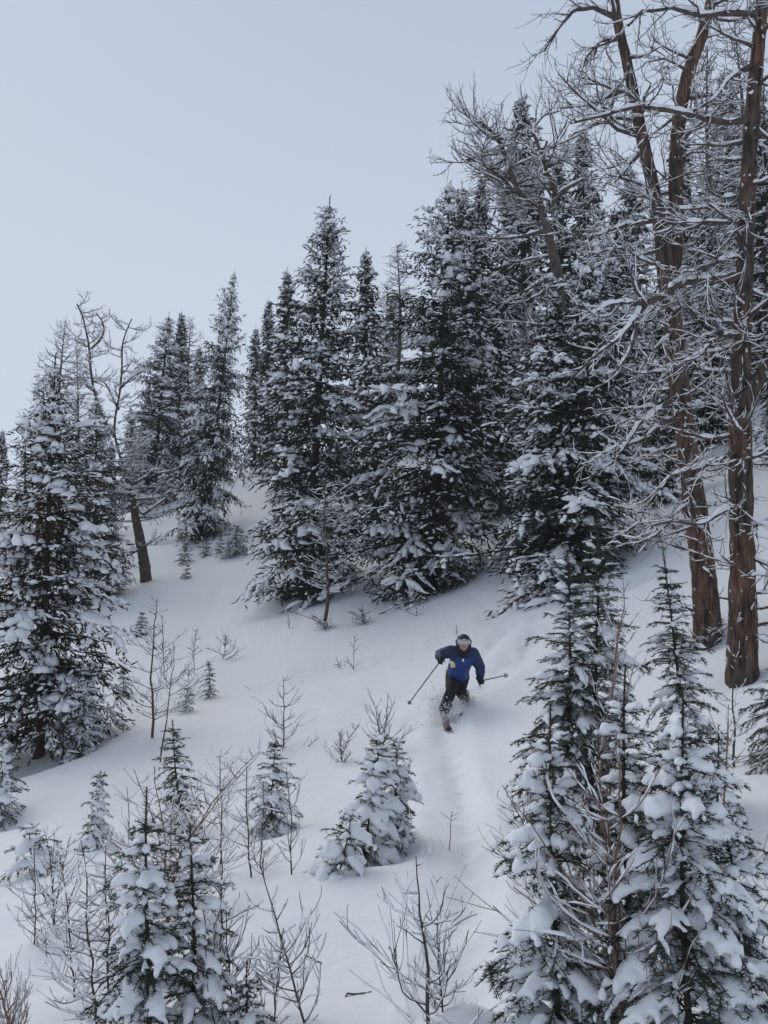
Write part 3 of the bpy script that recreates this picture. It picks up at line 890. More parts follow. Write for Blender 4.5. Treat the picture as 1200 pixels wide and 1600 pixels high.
for n_, (u, v, d, k, lab) in enumerate([
    (100, 505, 42, 0, 'pale slim larch left of the crooked twin larch tops'),
    (122, 545, 44, 1, 'faint larch just below and right of the pale slim larch'),
    (68, 600, 38, 1, 'twiggy larch poking out left behind the rusty brown spruce'),
    (298, 498, 56, 0, 'faint larch top right beside the dark narrow spruce'),
    (622, 382, 46, 1, 'faint larch top in the sky gap between the two biggest spruces'),
    (604, 440, 50, 0, 'dim larch left below the faint larch top in the sky gap'),
    (1105, 70, 34, 0, 'dense twiggy larch high between the forked larch and the straight larch'),
    (1150, 30, 38, 1, 'hazy larch crown behind the top of the straight larch'),
    (925, 330, 31, 0, 'frosty larch between the gnarled larch and the forked larch'),
    (820, 470, 36, 1, 'frosty larch low behind the gnarled larch trunk'),
    (40, 650, 40, 0, 'twiggy larch at the far left behind the rusty brown spruce'),
    (1045, 300, 33, 1, 'frosty larch behind the two stems of the forked larch'),
]):
    t = at(u, v, d)
    b = np.array([t[0], t[1], float(ground(t[0], t[1])) - 0.2])
    put_tree('larch_tree', FARL[k], b, (0, 0, 1.0), (t[2] - b[2]) / 11.0, lab, 'larch tree', 'faint larches of the wood behind', n_ * 2.1)

# ------------------------------------------------------------------ young firs
def needle_rows(P, g, per_m, nl, nw, flat=0.6):
    """single needles all along M shoots"""
    seg = np.linalg.norm(np.diff(P, axis=1), axis=-1).sum(1)
    n = np.maximum(4, (seg * per_m).astype(int))
    idx = np.repeat(np.arange(len(P)), n)
    s = g.random(len(idx))
    p, t = sample(P, idx, s)
    sd, up = dir_frames(t)
    th = g.choice([0.0, math.pi], len(idx)) + g.normal(0, flat, len(idx))
    rad = sd * np.cos(th)[:, None] + up * np.abs(np.sin(th))[:, None] * np.where(g.random(len(idx)) < 0.75, 1, -1)[:, None]
    d = unit(rad + t * g.uniform(0.35, 0.9, len(idx))[:, None])
    ln = nl * g.uniform(0.7, 1.2, len(idx))
    wv = unit(np.cross(d, rad + g.normal(0, 0.6, rad.shape))) * nw
    V = np.stack([p - wv * 0.5, p + wv * 0.5, p + d * ln[:, None]], 1)
    return V.reshape(-1, 3), np.arange(len(V) * 3).reshape(-1, 3)

def pads(P, W, H, lift, g):
    N = P.shape[1]
    t, s, u = frames(P)
    z = np.zeros_like(u); z[..., 2] = 1
    u = unit(u * 0.4 + z)
    x = np.linspace(0, 1, N)
    e = np.clip(np.sqrt(np.clip(1 - (2 * x - 1) ** 4, 0, 1)), 0.03, 1)[None]
    V, Fq = loft(P + u * lift, s, u, SNOW8, W * e, H * e)
    K = len(SNOW8); Mn = len(P)
    c0 = np.stack([np.arange(K)[::-1]] * Mn) + (np.arange(Mn) * N * K)[:, None]
    c1 = np.stack([np.arange(K)] * Mn) + (np.arange(Mn) * N * K + (N - 1) * K)[:, None]
    return V, [Fq, c0, c1]

def young_fir(base_px, top_px, half_px, label, seed, cover=1.0, boughs=True, leader=0.16, whorl=0.17, group='young firs buried in snow', per_m=340, base_pt=None, droop=1.0, tiers=None, name='young_fir'):
    g = np.random.default_rng(seed)
    b = place(*base_px)
    d = depth_of(b)
    up = at(top_px[0], top_px[1], d) - b
    H = float(np.linalg.norm(up)); R = half_px / F * d
    r = root(name, b - np.array([0, 0, 0.05]), up)
    tag(r, label, 'fir', group)
    print('fir', label[:36], 'H %.2f R %.2f d %.1f' % (H, R, d))
    zz = np.linspace(-0.2, H, 16)
    bend = np.c_[0.02 * H * np.sin(zz / H * 3 + seed), 0.02 * H * np.cos(zz / H * 2.3 + seed), zz]
    bend[:, :2] -= bend[3, :2]
    tr = Geo().add(tubes(bend[None], np.interp(zz, [-0.2, H], [0.008 * H + 0.006, 0.004])[None], 7))
    tr.obj('trunk', M['spruce_bark'], r)
    hs, az, short = [], [], []
    z = 0.02 * H
    zl = H * (1 - leader)
    n_w = max(3, int(zl / whorl))
    for z in np.linspace(0.03 * H, zl, n_w):
        k = g.integers(6, 9)
        a0 = g.random() * 6.28
        for q in range(k):
            hs.append(z + g.normal(0, whorl * 0.13)); az.append(a0 + q * 6.283 / k + g.normal(0, 0.2))
        for q in range(3):                       # short boughs hiding the trunk
            hs.append(max(0.02, z - whorl * g.uniform(0.2, 0.8))); az.append(g.random() * 6.283); short.append(len(hs) - 1)
    hs, az = np.array(hs), np.array(az)
    fr = np.clip(hs / H, 0.01, 1)
    L = R * (np.interp(fr, [0, 0.12, 0.3, 0.6, 0.8, 1], [0.8, 1.0, 0.97, 0.76, 0.50, 0.15])) * np.clip(g.normal(1, 0.22, len(hs)), 0.45, 1.35)
    L[short] *= 0.5
    L = np.maximum(L, 0.05)
    Mn = len(hs)
    px_ = np.stack([np.interp(hs, zz, bend[:, k]) for k in range(3)], -1)
    B = curves(px_, az, np.interp(fr, [0, 0.5, 1], [0.05, 0.15, 0.5]) + g.normal(0, 0.1, Mn), (np.interp(fr, [0, 0.5, 1], [-0.75, -0.6, 0.15]) + g.normal(0, 0.15, Mn)) * droop, L, 7, 0.05, g)
    all_c, all_s = Geo(), Geo()
    vox = 0.0130 * max(0.85, d / 6.0)
    nl, nw = 0.030, 0.0042 * max(1, d / 7.0)
    for k in range(Mn):
        cg, sg = Geo(), Geo()
        Bk = B[k][None]
        cg.add(tubes(Bk, np.linspace(0.006, 0.0025, 7)[None] * (0.6 + L[k]), 4))
        n2 = int(np.clip(L[k] / 0.055, 3, 15))
        s = np.linspace(0.22, 0.95, n2) + g.normal(0, 0.02, n2)
        p, t = sample(Bk, np.zeros(n2, int), np.clip(s, 0, 1))
        a, e = az_el(t)
        sgn = np.where(np.arange(n2) % 2 == 0, 1, -1)
        l2 = np.clip(L[k] * (0.16 + 0.40 * (1 - s)), 0.04, 0.34) * np.clip(g.normal(1, 0.2, n2), 0.6, 1.4)
        B2 = curves(p, a + sgn * (0.85 + g.normal(0, 0.12, n2)), e - 0.05 + g.normal(0, 0.1, n2), e - 0.25 + g.normal(0, 0.12, n2), l2, 5, 0.05, g)
        cg.add(tubes(B2, np.full((n2, 5), 0.003), 3))
        lod = min(1.0, 6.0 / d) ** 1.1
        cg.add(needle_rows(B2, g, per_m * lod, nl, nw))
        if L[k] > 0.12:                           # sprays hanging below the snow
            nh = int(np.clip(L[k] / 0.05, 2, 9))
            ph_, th_ = sample(Bk, np.zeros(nh, int), g.uniform(0.2, 0.95, nh))
            ah_, eh_ = az_el(th_)
            Bh = curves(ph_, ah_ + g.normal(0, 0.7, nh), np.full(nh, -0.5) + g.normal(0, 0.2, nh), np.full(nh, -0.9) + g.normal(0, 0.2, nh), np.clip(L[k] * g.uniform(0.15, 0.3, nh), 0.03, 0.14), 4, 0.05, g)
            cg.add(needle_rows(Bh, g, per_m * lod, nl, nw))
        cg.add(needle_rows(Bk, g, per_m * lod, nl, nw))
        load = cover * np.clip(g.lognormal(-0.05, 0.42), 0.2, 1.8) * (0.55 + 0.45 * min(1, L[k] / 0.3))
        if g.random() < 0.86:
            Ns = 7
            q = np.linspace(0.06, 0.86, Ns)
            PS = sample(Bk, np.zeros(Ns, int), q)[0][None]
            wmain = (0.013 + 0.040 * L[k]) * load
            W = np.clip(g.normal(1, 0.14, (1, Ns)), 0.6, 1.4) * wmain * np.interp(q, [0, 0.5, 1], [0.75, 1.25, 0.9])[None]
            Hh = np.clip(g.normal(1, 0.18, (1, Ns)), 0.5, 1.5) * (0.021 + 0.046 * L[k]) * load
            sg.add(pads(PS, W, Hh, 0.002, g))
            k2 = np.where(g.random(n2) < 0.92)[0]
            if len(k2):
                PS = np.stack([sample(B2, k2, np.full(len(k2), x))[0] for x in np.linspace(0.0, 0.72, 5)], 1)
                W = np.clip(g.normal(1, 0.2, (len(k2), 5)), 0.6, 1.5) * (0.010 + 0.042 * l2[k2])[:, None] * (0.4 + 0.6 * load)
                Hh = np.clip(g.normal(1, 0.2, (len(k2), 5)), 0.6, 1.5) * (0.016 + 0.060 * l2[k2])[:, None] * load
                sg.add(pads(PS, W, Hh, 0.002, g))
        if boughs:
            bo = cg.obj('bough', M['needle_young'], r, False)
            if sg.n:
                so = sg.obj('snow_pad', M['snow'], bo)
                rm = so.modifiers.new('merge', 'REMESH'); rm.mode = 'VOXEL'; rm.voxel_size = vox; rm.use_smooth_shade = True
                sm = so.modifiers.new('soften', 'SMOOTH'); sm.factor = 0.5; sm.iterations = 4
        else:
            for src, dst in ((cg, all_c), (sg, all_s)):
                dst.F += [f + dst.n for f in src.F]; dst.V += src.V; dst.n += src.n
    lead = np.stack([np.interp(np.linspace(zl, H, 5), zz, bend[:, k]) for k in range(3)], -1)[None]
    lg = Geo().add(needle_rows(lead, g, per_m * 1.2, nl, nw, 1.4))
    if boughs:
        lg.obj('leader', M['needle_young'], r, False)
    else:
        all_c.F += [f + all_c.n for f in lg.F]; all_c.V += lg.V; all_c.n += lg.n
        c = all_c.obj('crown', M['needle_young'], r, False)
        if all_s.n:
            so = all_s.obj('snow', M['snow'], c); so['kind'] = 'stuff'
            if d < 15:
                rm = so.modifiers.new('merge', 'REMESH'); rm.mode = 'VOXEL'; rm.voxel_size = vox; rm.use_smooth_shade = True
                sm = so.modifiers.new('soften', 'SMOOTH'); sm.factor = 0.5; sm.iterations = 3
    return r

YF = [  # base px, top px, half width px, cover, boughs, leader, label
    ((925, 1300), (917, 790), 76, 0.95, True, 0.05, 'tallest young fir right of the skier, its tip against the wide spruce'),
    ((880, 1310), (885, 850), 74, 1.05, True, 0.06, 'young fir leaning beside the tallest young fir, nearer to the skier'),
    ((1076, 1262), (1046, 842), 58, 0.85, True, 0.10, 'slender young fir with open tiers in front of the red-barked larches'),
    ((870, 1625), (879, 1085), 96, 1.2, True, 0.12, 'snow-loaded young fir at the bottom with its tall bare leader by the ski track'),
    ((990, 1560), (983, 1024), 80, 1.1, True, 0.14, 'loaded young fir between the skier-side fir and the big front fir'),
    ((1080, 1660), (1054, 1060), 134, 1.22, True, 0.13, 'biggest snow-laden front fir at the bottom right'),
    ((1120, 1345), (1114, 1122), 48, 1.5, True, 0.10, 'small white-capped fir beside the dark stem at the right'),
    ((1165, 1640), (1130, 1290), 80, 1.5, True, 0.05, 'heavily buried fir at the bottom right corner'),
    ((300, 1615), (308, 1268), 72, 1.3, True, 0.09, 'snow-bent young fir at the bottom left, right of the two'),
    ((232, 1640), (247, 1215), 80, 1.3, True, 0.16, 'snow-bent young fir at the bottom left with a tall needle spike'),
    ((287, 1300), (272, 1118), 36, 0.9, True, 0.10, 'young fir behind the reddish bare bush'),
    ((425, 1302), (427, 1152), 40, 1.5, True, 0.06, 'lone snowy young fir left of the ski track among bare saplings'),
    ((568, 1350), (586, 1140), 54, 1.9, True, 0.04, 'plump snow-covered fir in mid slope below the skier, left of its twin'),
    ((610, 1326), (616, 1143), 46, 1.8, True, 0.05, 'plump snow-covered fir in mid slope below the skier, right of its twin'),
    ((527, 1362), (550, 1262), 54, 2.3, True, 0.0, 'low snow-smothered fir at the foot of the plump twin firs'),
    ((148, 1325), (163, 1198), 26, 1.3, False, 0.06, 'thin young fir bowed over on the left slope'),
    ((55, 1362), (48, 1285), 52, 1.4, False, 0.05, 'squat snow-smothered fir at the left below the rusty brown spruce'),
    ((0, 1280), (8, 1152), 42, 1.1, False, 0.04, 'snowy young fir cut by the left edge'),
    ((122, 1185), (135, 1030), 38, 0.8, False, 0.03, 'snowy young fir sheltering under the rusty brown spruce'),
    ((327, 1090), (324, 1030), 13, 0.5, False, 0.10, 'tiny tiered fir standing alone on the open slope'),
    ((220, 992), (222, 955), 16, 0.45, False, 0.05, 'tiny fir above the tall bare sapling'),
    ((192, 1088), (196, 1040), 18, 0.5, False, 0.05, 'tiny fir left of the tall bare sapling'),
    ((368, 866), (372, 820), 24, 0.4, False, 0.03, 'small bushy fir on the open chute below the spire-topped spruce'),
    ((292, 905), (293, 880), 10, 0.4, False, 0.05, 'lowest of the tiny fir seedlings under the spire-topped spruce'),
    ((288, 878), (288, 852), 14, 0.4, False, 0.05, 'tiny fir seedling highest above the lowest seedling'),
    ((320, 868), (322, 842), 12, 0.4, False, 0.05, 'tiny fir seedling midway between the lowest seedling and the small bushy fir'),
    ((343, 862), (345, 835), 9, 0.4, False, 0.05, 'tiny fir seedling just left of the small bushy fir'),
    ((192, 900), (190, 878), 15, 0.4, False, 0.05, 'tiny fir left of the leaning larch trunk'),
    ((1250, 1190), (1235, 1020), 85, 0.6, False, 0.05, 'dark fir boughs reaching in at the right edge'),
    ((390, 1612), (389, 1488), 42, 1.2, True, 0.35, 'small buried fir with a lone needle spike at the bottom'),
    ((290, 1112), (292, 1072), 18, 0.5, False, 0.05, 'dark fir clump beside the tall bare sapling'),
]
for n_, (bp, tp, hw, cov, bo, ld, lab) in enumerate(YF):
    young_fir(bp, tp, hw, lab, 200 + n_, cov, bo, ld, whorl=0.105 if hw > 40 else 0.09)

# ------------------------------------------------------------------ bare saplings and bushes
def sapling_geo(H, g, n_side, spread, e0, e1, wig=0.10, r0=0.010, twig_r=0.0032, lean=(0, 0), sub=True, snow=1.0, start=0.15, blen=0.42, thick=1.0):
    stem, tw, sn = Geo(), Geo(), Geo()
    N = 12
    z = np.linspace(-0.15, H, N)
    P = np.stack([lean[0] * (z / H) ** 2 * H + np.cumsum(g.normal(0, 0.008 * H, N)), lean[1] * (z / H) ** 2 * H + np.cumsum(g.normal(0, 0.008 * H, N)), z], -1)
    P -= P[1] * np.array([1, 1, 0])
    R = np.interp(z, [-0.15, H], [r0, twig_r * 0.8])
    stem.add(tubes(P[None], R[None], 6))
    f = np.sort(g.uniform(start, 0.97, n_side))
    p, t = sample(P[None], np.zeros(n_side, int), f)
    a = np.arange(n_side) * 2.4 + g.normal(0, 0.4, n_side)
    L = H * blen * (1.08 - f) ** spread * np.clip(g.normal(1, 0.3, n_side), 0.35, 1.7) + 0.04
    N2 = 7
    B = curves(p, a, e0 + g.normal(0, 0.18, n_side), e1 + g.normal(0, 0.22, n_side), L, N2, wig, g)
    R1 = np.linspace(1, 0.5, N2)[None] * (twig_r + 0.004 * L)[:, None]
    tw.add(tubes(B, R1, 4))
    def frost(PP, RR, pr):
        k = np.where(g.random(len(PP)) < pr)[0]
        if len(k) and snow > 0:
            pm = np.where(g.random(RR[k].shape) < 0.22, 0.08, 1.0)
            Hs = (RR[k] * 1.5 + 0.0035) * pm * np.clip(g.normal(1, 0.45, RR[k].shape), 0.05, 2.2) * snow * thick
            sn.add(snow_strips(PP[k], (RR[k] * 1.05 * thick + 0.001) * (0.35 + 0.65 * pm), Hs, RR[k] * 0.55, SNOW4))
    frost(B, R1, 0.95)
    if sub:
        n3 = np.clip((L / 0.085).astype(int), 1, 9)
        i3 = np.repeat(np.arange(n_side), n3)
        p3, t3 = sample(B, i3, np.clip(g.uniform(0.15, 0.98, len(i3)), 0, 1))
        a3, e3 = az_el(t3)
        l3 = np.clip(L[i3] * 0.38 * g.lognormal(-0.15, 0.45, len(i3)), 0.03, 0.5)
        B3 = curves(p3, a3 + g.choice([-1, 1], len(i3)) * (0.65 + g.normal(0, 0.25, len(i3))), e3 + g.normal(0.05, 0.35, len(i3)), e3 + g.normal(0.3, 0.35, len(i3)), l3, 5, wig, g)
        R3 = np.linspace(1, 0.65, 5)[None] * np.full((len(i3), 1), twig_r * 0.8)
        tw.add(tubes(B3, R3, 3))
        frost(B3, R3, 0.8)
    return stem, tw, sn

def sapling(base_px, top_px, label, seed, n_side=22, spread=0.8, e0=0.5, e1=0.8, mat='twig', blen=0.42, start=0.15, snow=1.0, stems=1, fan=0.35, group='bare saplings on the slope', cat='sapling', name='bare_sapling', thick=1.0, wig=0.10, r0k=1.0):
    g = np.random.default_rng(seed)
    b = place(*base_px)
    d = depth_of(b)
    up = at(top_px[0], top_px[1], d) - b
    H = float(np.linalg.norm(up))
    r = root(name, b - np.array([0, 0, 0.03]), up if stems == 1 else None)
    tag(r, label, cat, group)
    px_m = d / F
    tr = max(0.0030, 0.50 * px_m)
    for k in range(stems):
        h_ = H * (1 if k == 0 else g.uniform(0.6, 0.98))
        ln = (0, 0) if stems == 1 else (up[0] / H + g.normal(0, fan), g.normal(0, fan))
        st, tw, sn = sapling_geo(h_, g, n_side, spread, e0, e1, wig, max(0.0055, 0.0085 * h_) * r0k, tr, ln, True, snow, start, blen, thick)
        so = st.obj('stem', M[mat], r)
        tw.obj('twigs', M[mat], so)['kind'] = 'stuff'
        if sn.n:
            sn.obj('snow', M['snow'], so)['kind'] = 'stuff'
    return r

SAP = [  # base, top, label, options
    ((508, 980), (512, 738), 'bare larch sapling in front of the tall pointed spruce', dict(n_side=46, e0=0.15, e1=0.35, blen=0.26, spread=0.55, start=0.25, r0k=1.6)),
    ((238, 1152), (242, 930), 'tall slim bare sapling right of the rusty brown spruce', dict(n_side=34, e0=0.25, e1=0.7, blen=0.28, r0k=1.3)),
    ((258, 1062), (257, 960), 'thin bare sapling close behind the tall slim sapling', dict(n_side=16, blen=0.28)),
    ((250, 1192), (272, 1020), 'crooked bare sapling in front of the tall slim sapling', dict(n_side=7, e0=0.6, e1=1.1, blen=0.5)),
    ((443, 1168), (440, 1055), 'bare sapling with curved-up branches on open snow', dict(n_side=20, e0=0.25, e1=1.0, blen=0.45, start=0.05, r0k=1.4)),
    ((303, 1052), (308, 982), 'thin bare sapling above the tiny tiered fir', dict(n_side=14, blen=0.3)),
    ((350, 1032), (353, 990), 'small bare tuft right of the tiny tiered fir', dict(n_side=16, blen=0.7, start=0.02, cat='bush')),
    ((292, 1090), (295, 1040), 'bare twigs sprouting from the dark fir clump', dict(n_side=14, blen=0.5, start=0.05, cat='bush')),
    ((553, 1046), (555, 992), 'small bare sprout uphill of the plump twin firs', dict(n_side=7, blen=0.5)),
    ((532, 1046), (526, 1025), 'tiny bare twig beside the small bare sprout', dict(n_side=6, blen=0.6)),
    ((652, 962), (648, 918), 'bare tuft at the lip below the broad spruce', dict(n_side=12, blen=0.6, start=0.02, cat='bush')),
    ((452, 985), (449, 950), 'single thin twig on the snow left of the bare larch sapling', dict(n_side=3, blen=0.3)),
    ((598, 1180), (592, 1072), 'leafless stems rising behind the plump twin firs', dict(n_side=10, stems=4, fan=0.2, blen=0.4, e0=0.7, e1=1.1)),
    ((533, 1192), (540, 1128), 'short bare bush left of the plump twin firs', dict(n_side=14, stems=3, fan=0.3, blen=0.4, e0=0.6, e1=1.0)),
    ((668, 1610), (650, 1330), 'frosted bare sapling at the bottom centre with heavy forked branches', dict(n_side=22, e0=0.35, e1=0.85, blen=0.55, spread=0.7, start=0.08, thick=1.1, r0k=1.6, wig=0.16)),
    ((692, 1580), (690, 1415), 'bushy frosted sapling right beside the bottom centre sapling', dict(n_side=26, e0=0.4, e1=0.9, blen=0.5, thick=1.1, wig=0.16)),
    ((478, 1600), (412, 1345), 'bare sapling leaning left at the bottom with a long whip', dict(n_side=26, e0=0.5, e1=0.95, blen=0.34, thick=1.1, start=0.1)),
    ((150, 1612), (128, 1300), 'frosted bare sapling at the bottom left, left of its pair', dict(n_side=40, e0=0.2, e1=0.7, blen=0.38, thick=1.15)),
    ((168, 1600), (168, 1312), 'frosted bare sapling at the bottom left, right of its pair', dict(n_side=40, e0=0.2, e1=0.75, blen=0.36, thick=1.15)),
    ((52, 1478), (52, 1312), 'bare sapling at the left below the squat snowy fir', dict(n_side=24, e0=0.3, e1=0.8, blen=0.36, thick=1.2)),
    ((84, 1452), (92, 1285), 'dark forked sapling right of the left edge sapling', dict(n_side=12, stems=3, fan=0.2, e0=0.6, e1=1.1, blen=0.4, thick=1.2)),
    ((345, 1368), (345, 1165), 'bare sapling left of the lone snowy fir, taller of two', dict(n_side=30, e0=0.4, e1=0.9, blen=0.32, thick=1.2)),
    ((392, 1372), (384, 1180), 'bare sapling left of the lone snowy fir, nearer to it', dict(n_side=26, e0=0.45, e1=0.9, blen=0.3, thick=1.2)),
    ((458, 1366), (446, 1195), 'thin bare sapling right of the lone snowy fir', dict(n_side=20, e0=0.5, e1=0.9, blen=0.3, thick=1.1)),
    ((15, 1625), (0, 1488), 'reddish bare bush in the bottom left corner', dict(n_side=16, stems=4, fan=0.2, e0=0.7, e1=1.1, blen=0.5, mat='twig_red', cat='bush')),
    ((262, 1440), (270, 1165), 'reddish bare bush spreading over the bottom left firs', dict(n_side=20, stems=6, fan=0.28, e0=0.35, e1=0.75, blen=0.45, mat='twig_red', thick=1.15, cat='bush', name='bare_bush')),
    ((340, 1610), (330, 1330), 'thin whippy sapling right of the bottom left firs', dict(n_side=18, stems=2, fan=0.12, e0=0.7, e1=1.0, blen=0.4, thick=1.2)),
    ((945, 1320), (955, 905), 'reddish twigs rising through the tallest young fir', dict(n_side=14, stems=4, fan=0.12, e0=0.7, e1=1.0, blen=0.3, mat='twig_red', cat='bush', name='bare_bush', start=0.35)),
    ((975, 1640), (940, 1130), 'bare bush with long reddish shoots in front of the bottom right firs', dict(n_side=16, stems=5, fan=0.22, e0=0.4, e1=0.9, blen=0.42, mat='twig_red', thick=1.2, cat='bush', name='bare_bush', start=0.2)),
    ((1148, 1198), (1150, 1005), 'dark bare stem standing left of the dark fir boughs', dict(n_side=18, e0=0.3, e1=0.8, blen=0.3, r0k=1.5)),
    ((835, 1395), (805, 1215), 'pale frosted twigs at the left side of the right-hand firs', dict(n_side=14, stems=4, fan=0.25, e0=0.3, e1=0.7, blen=0.45, thick=1.1, cat='bush', name='bare_bush')),
    ((1130, 1420), (1132, 1090), 'slim reddish whip in front of the small white-capped fir', dict(n_side=12, e0=0.8, e1=1.1, blen=0.3, mat='twig_red')),
    ((1190, 1560), (1165, 1340), 'reddish twigs at the right edge of the bottom corner', dict(n_side=9, stems=3, fan=0.25, e0=0.3, e1=0.7, blen=0.5, mat='twig_red', cat='bush', name='bare_bush')),
    ((1108, 1012), (1130, 950), 'frosted twig tuft at the foot of the forked larch', dict(n_side=18, stems=4, fan=0.7, e0=0.2, e1=0.6, blen=0.6, cat='bush', name='bare_bush')),
    ((508, 984), (485, 965), 'low frosted brush at the foot of the bare larch sapling', dict(n_side=12, stems=4, fan=0.8, e0=0.2, e1=0.5, blen=0.6, cat='bush', name='bare_bush')),
    ((568, 975), (560, 945), 'low frosted brush at the left skirt of the broad spruce', dict(n_side=14, stems=5, fan=0.7, e0=0.2, e1=0.5, blen=0.6, cat='bush', name='bare_bush')),
    ((205, 1390), (196, 1225), 'thin bare sapling between the bowed fir and the bottom left firs', dict(n_side=22, e0=0.4, e1=0.9, blen=0.34, thick=1.1)),
    ((118, 1560), (95, 1330), 'slight bare sapling just left of the frosted bottom left pair', dict(n_side=28, e0=0.35, e1=0.85, blen=0.34, thick=1.1)),
    ((405, 1360), (412, 1215), 'short bare sapling at the foot of the lone snowy fir', dict(n_side=18, e0=0.5, e1=0.95, blen=0.34, thick=1.1)),
    ((365, 1605), (352, 1400), 'twiggy sapling left of the small buried fir', dict(n_side=24, e0=0.5, e1=0.9, blen=0.34, thick=1.1)),
    ((425, 1598), (440, 1440), 'short twiggy sapling right of the small buried fir', dict(n_side=22, e0=0.45, e1=0.9, blen=0.4, thick=1.1)),
    ((700, 1330), (705, 1262), 'tiny reddish twig right of the plump twin firs', dict(n_side=6, blen=0.4, mat='twig_red')),
    ((632, 1240), (640, 1180), 'thin twig sticking out behind the right plump fir', dict(n_side=8, blen=0.4)),
    ((716, 1000), (713, 975), 'tiny dark twig just above the skier\'s helmet', dict(n_side=4, blen=0.4)),
]
for n_, (bp, tp, lab, kw) in enumerate(SAP):
    sapling(bp, tp, lab, 400 + n_, **kw)

# ------------------------------------------------------------------ the skier
M['skin'] = plain('skin', (0.55, 0.30, 0.23), 0.5)
M['black_cloth'] = plain('black_cloth', (0.014, 0.014, 0.017), 0.75)
M['glove'] = plain('glove_leather', (0.012, 0.012, 0.014), 0.6)
M['helmet'] = plain('helmet_shell', (0.010, 0.018, 0.045), 0.55)
M['strap'] = plain('goggle_strap', (0.03, 0.03, 0.035), 0.7)
M['goggle_frame'] = plain('goggle_frame', (0.30, 0.31, 0.32), 0.4)
M['lens'] = plain('goggle_lens', (0.50, 0.51, 0.50), 0.3)
M['white_plastic'] = plain('white_plastic', (0.75, 0.76, 0.77), 0.45)
M['ticket'] = plain('ticket_card', (0.72, 0.62, 0.24), 0.6)
M['boot'] = plain('boot_shell', (0.42, 0.30, 0.29), 0.5, var=0.5, scale=18)
M['ski_top'] = plain('ski_top', (0.20, 0.10, 0.10), 0.4, var=0.5, scale=9)
M['ski_base'] = plain('ski_base', (0.02, 0.02, 0.022), 0.4)
M['pole'] = plain('pole_metal', (0.10, 0.12, 0.15), 0.35, 0.6)
M['lips'] = plain('lips', (0.36, 0.10, 0.09), 0.5)

def jacket_mat():
    m, nt, b = new_mat('jacket_fabric')
    at_ = nt.nodes.new('ShaderNodeTexCoord')
    sp_ = nt.nodes.new('ShaderNodeSeparateXYZ')
    nt.links.new(at_.outputs['Object'], sp_.inputs[0])
    n = noise(nt, 9.0, 3)
    ad = nt.nodes.new('ShaderNodeMath'); ad.operation = 'MULTIPLY_ADD'
    nt.links.new(n.outputs['Fac'], ad.inputs[0]); ad.inputs[1].default_value = 0.05
    nt.links.new(sp_.outputs['Z'], ad.inputs[2])
    r = ramp(nt, ad.outputs[0], [(0.0, (0.007, 0.042, 0.205)), (1.0, (0.008, 0.022, 0.075))])
    r.color_ramp.interpolation = 'CONSTANT'
    r.color_ramp.elements[1].position = 0.99
    m['ramp'] = 1
    bump(nt, b, n.outputs['Fac'], 0.9, 0.06)
    nt.links.new(r.outputs[0], b.inputs['Base Color'])
    b.inputs['Roughness'].default_value = 0.6
    return m, r

p_foot = place(694, 1122)
DS = depth_of(p_foot)
ORG = p_foot.copy()
print('skier depth', DS, ORG)
def J(u, v, dd=0.0):
    return at(u, v, DS + dd) - ORG
K = DS / F                                        # metres per photograph pixel there
def chain(pts, rad, sides=12, N=None):
    pts = np.array(pts); rad = np.array(rad, float)
    d0 = unit(pts[0] - pts[1]); d1 = unit(pts[-1] - pts[-2])
    P, R = [], []
    for a in (0.98, 0.8, 0.5):
        P.append(pts[0] + d0 * rad[0] * a * 0.9); R.append(rad[0] * math.sqrt(max(0.02, 1 - a * a)))
    for k in range(len(pts) - 1):
        for f in np.linspace(0, 1, 5)[:-1]:
            P.append(pts[k] * (1 - f) + pts[k + 1] * f); R.append(rad[k] * (1 - f) + rad[k + 1] * f)
    P.append(pts[-1]); R.append(rad[-1])
    for a in (0.5, 0.8, 0.98):
        P.append(pts[-1] + d1 * rad[-1] * a * 0.9); R.append(rad[-1] * math.sqrt(max(0.02, 1 - a * a)))
    P = np.array(P); R = np.array(R); n = len(P)
    t = unit(np.gradient(P, axis=0))
    ref = np.array([0.3, 0.9, 0.1]) if abs(t[n // 2][1]) < 0.8 else np.array([1.0, 0, 0.2])
    sd_ = unit(np.cross(t, ref)); u_ = np.cross(sd_, t)
    V, Fq = loft(P[None], sd_[None], u_[None], circle(sides), R[None], R[None])
    return V, [Fq, np.arange(sides)[None, ::-1], (np.arange(sides) + (n - 1) * sides)[None]]
def ellipsoid(c, r, seg=16, rings=10, zmin=-1.0):
    th = np.linspace(math.pi, 0, rings)
    V, Fq = [], []
    for a in th:
        for k in range(seg):
            b_ = 2 * math.pi * k / seg
            V.append((c[0] + r[0] * math.sin(a) * math.cos(b_), c[1] + r[1] * math.sin(a) * math.sin(b_), c[2] + r[2] * max(zmin, math.cos(a))))
    for i_ in range(rings - 1):
        for k in range(seg):
            Fq.append((i_ * seg + k, i_ * seg + (k + 1) % seg, (i_ + 1) * seg + (k + 1) % seg, (i_ + 1) * seg + k))
    return np.array(V), np.array(Fq)
def fuse(o, vox=0.014, it=3):
    rm = o.modifiers.new('merge', 'REMESH'); rm.mode = 'VOXEL'; rm.voxel_size = vox; rm.use_smooth_shade = True
    sm = o.modifiers.new('soften', 'SMOOTH'); sm.factor = 0.5; sm.iterations = it
    return o

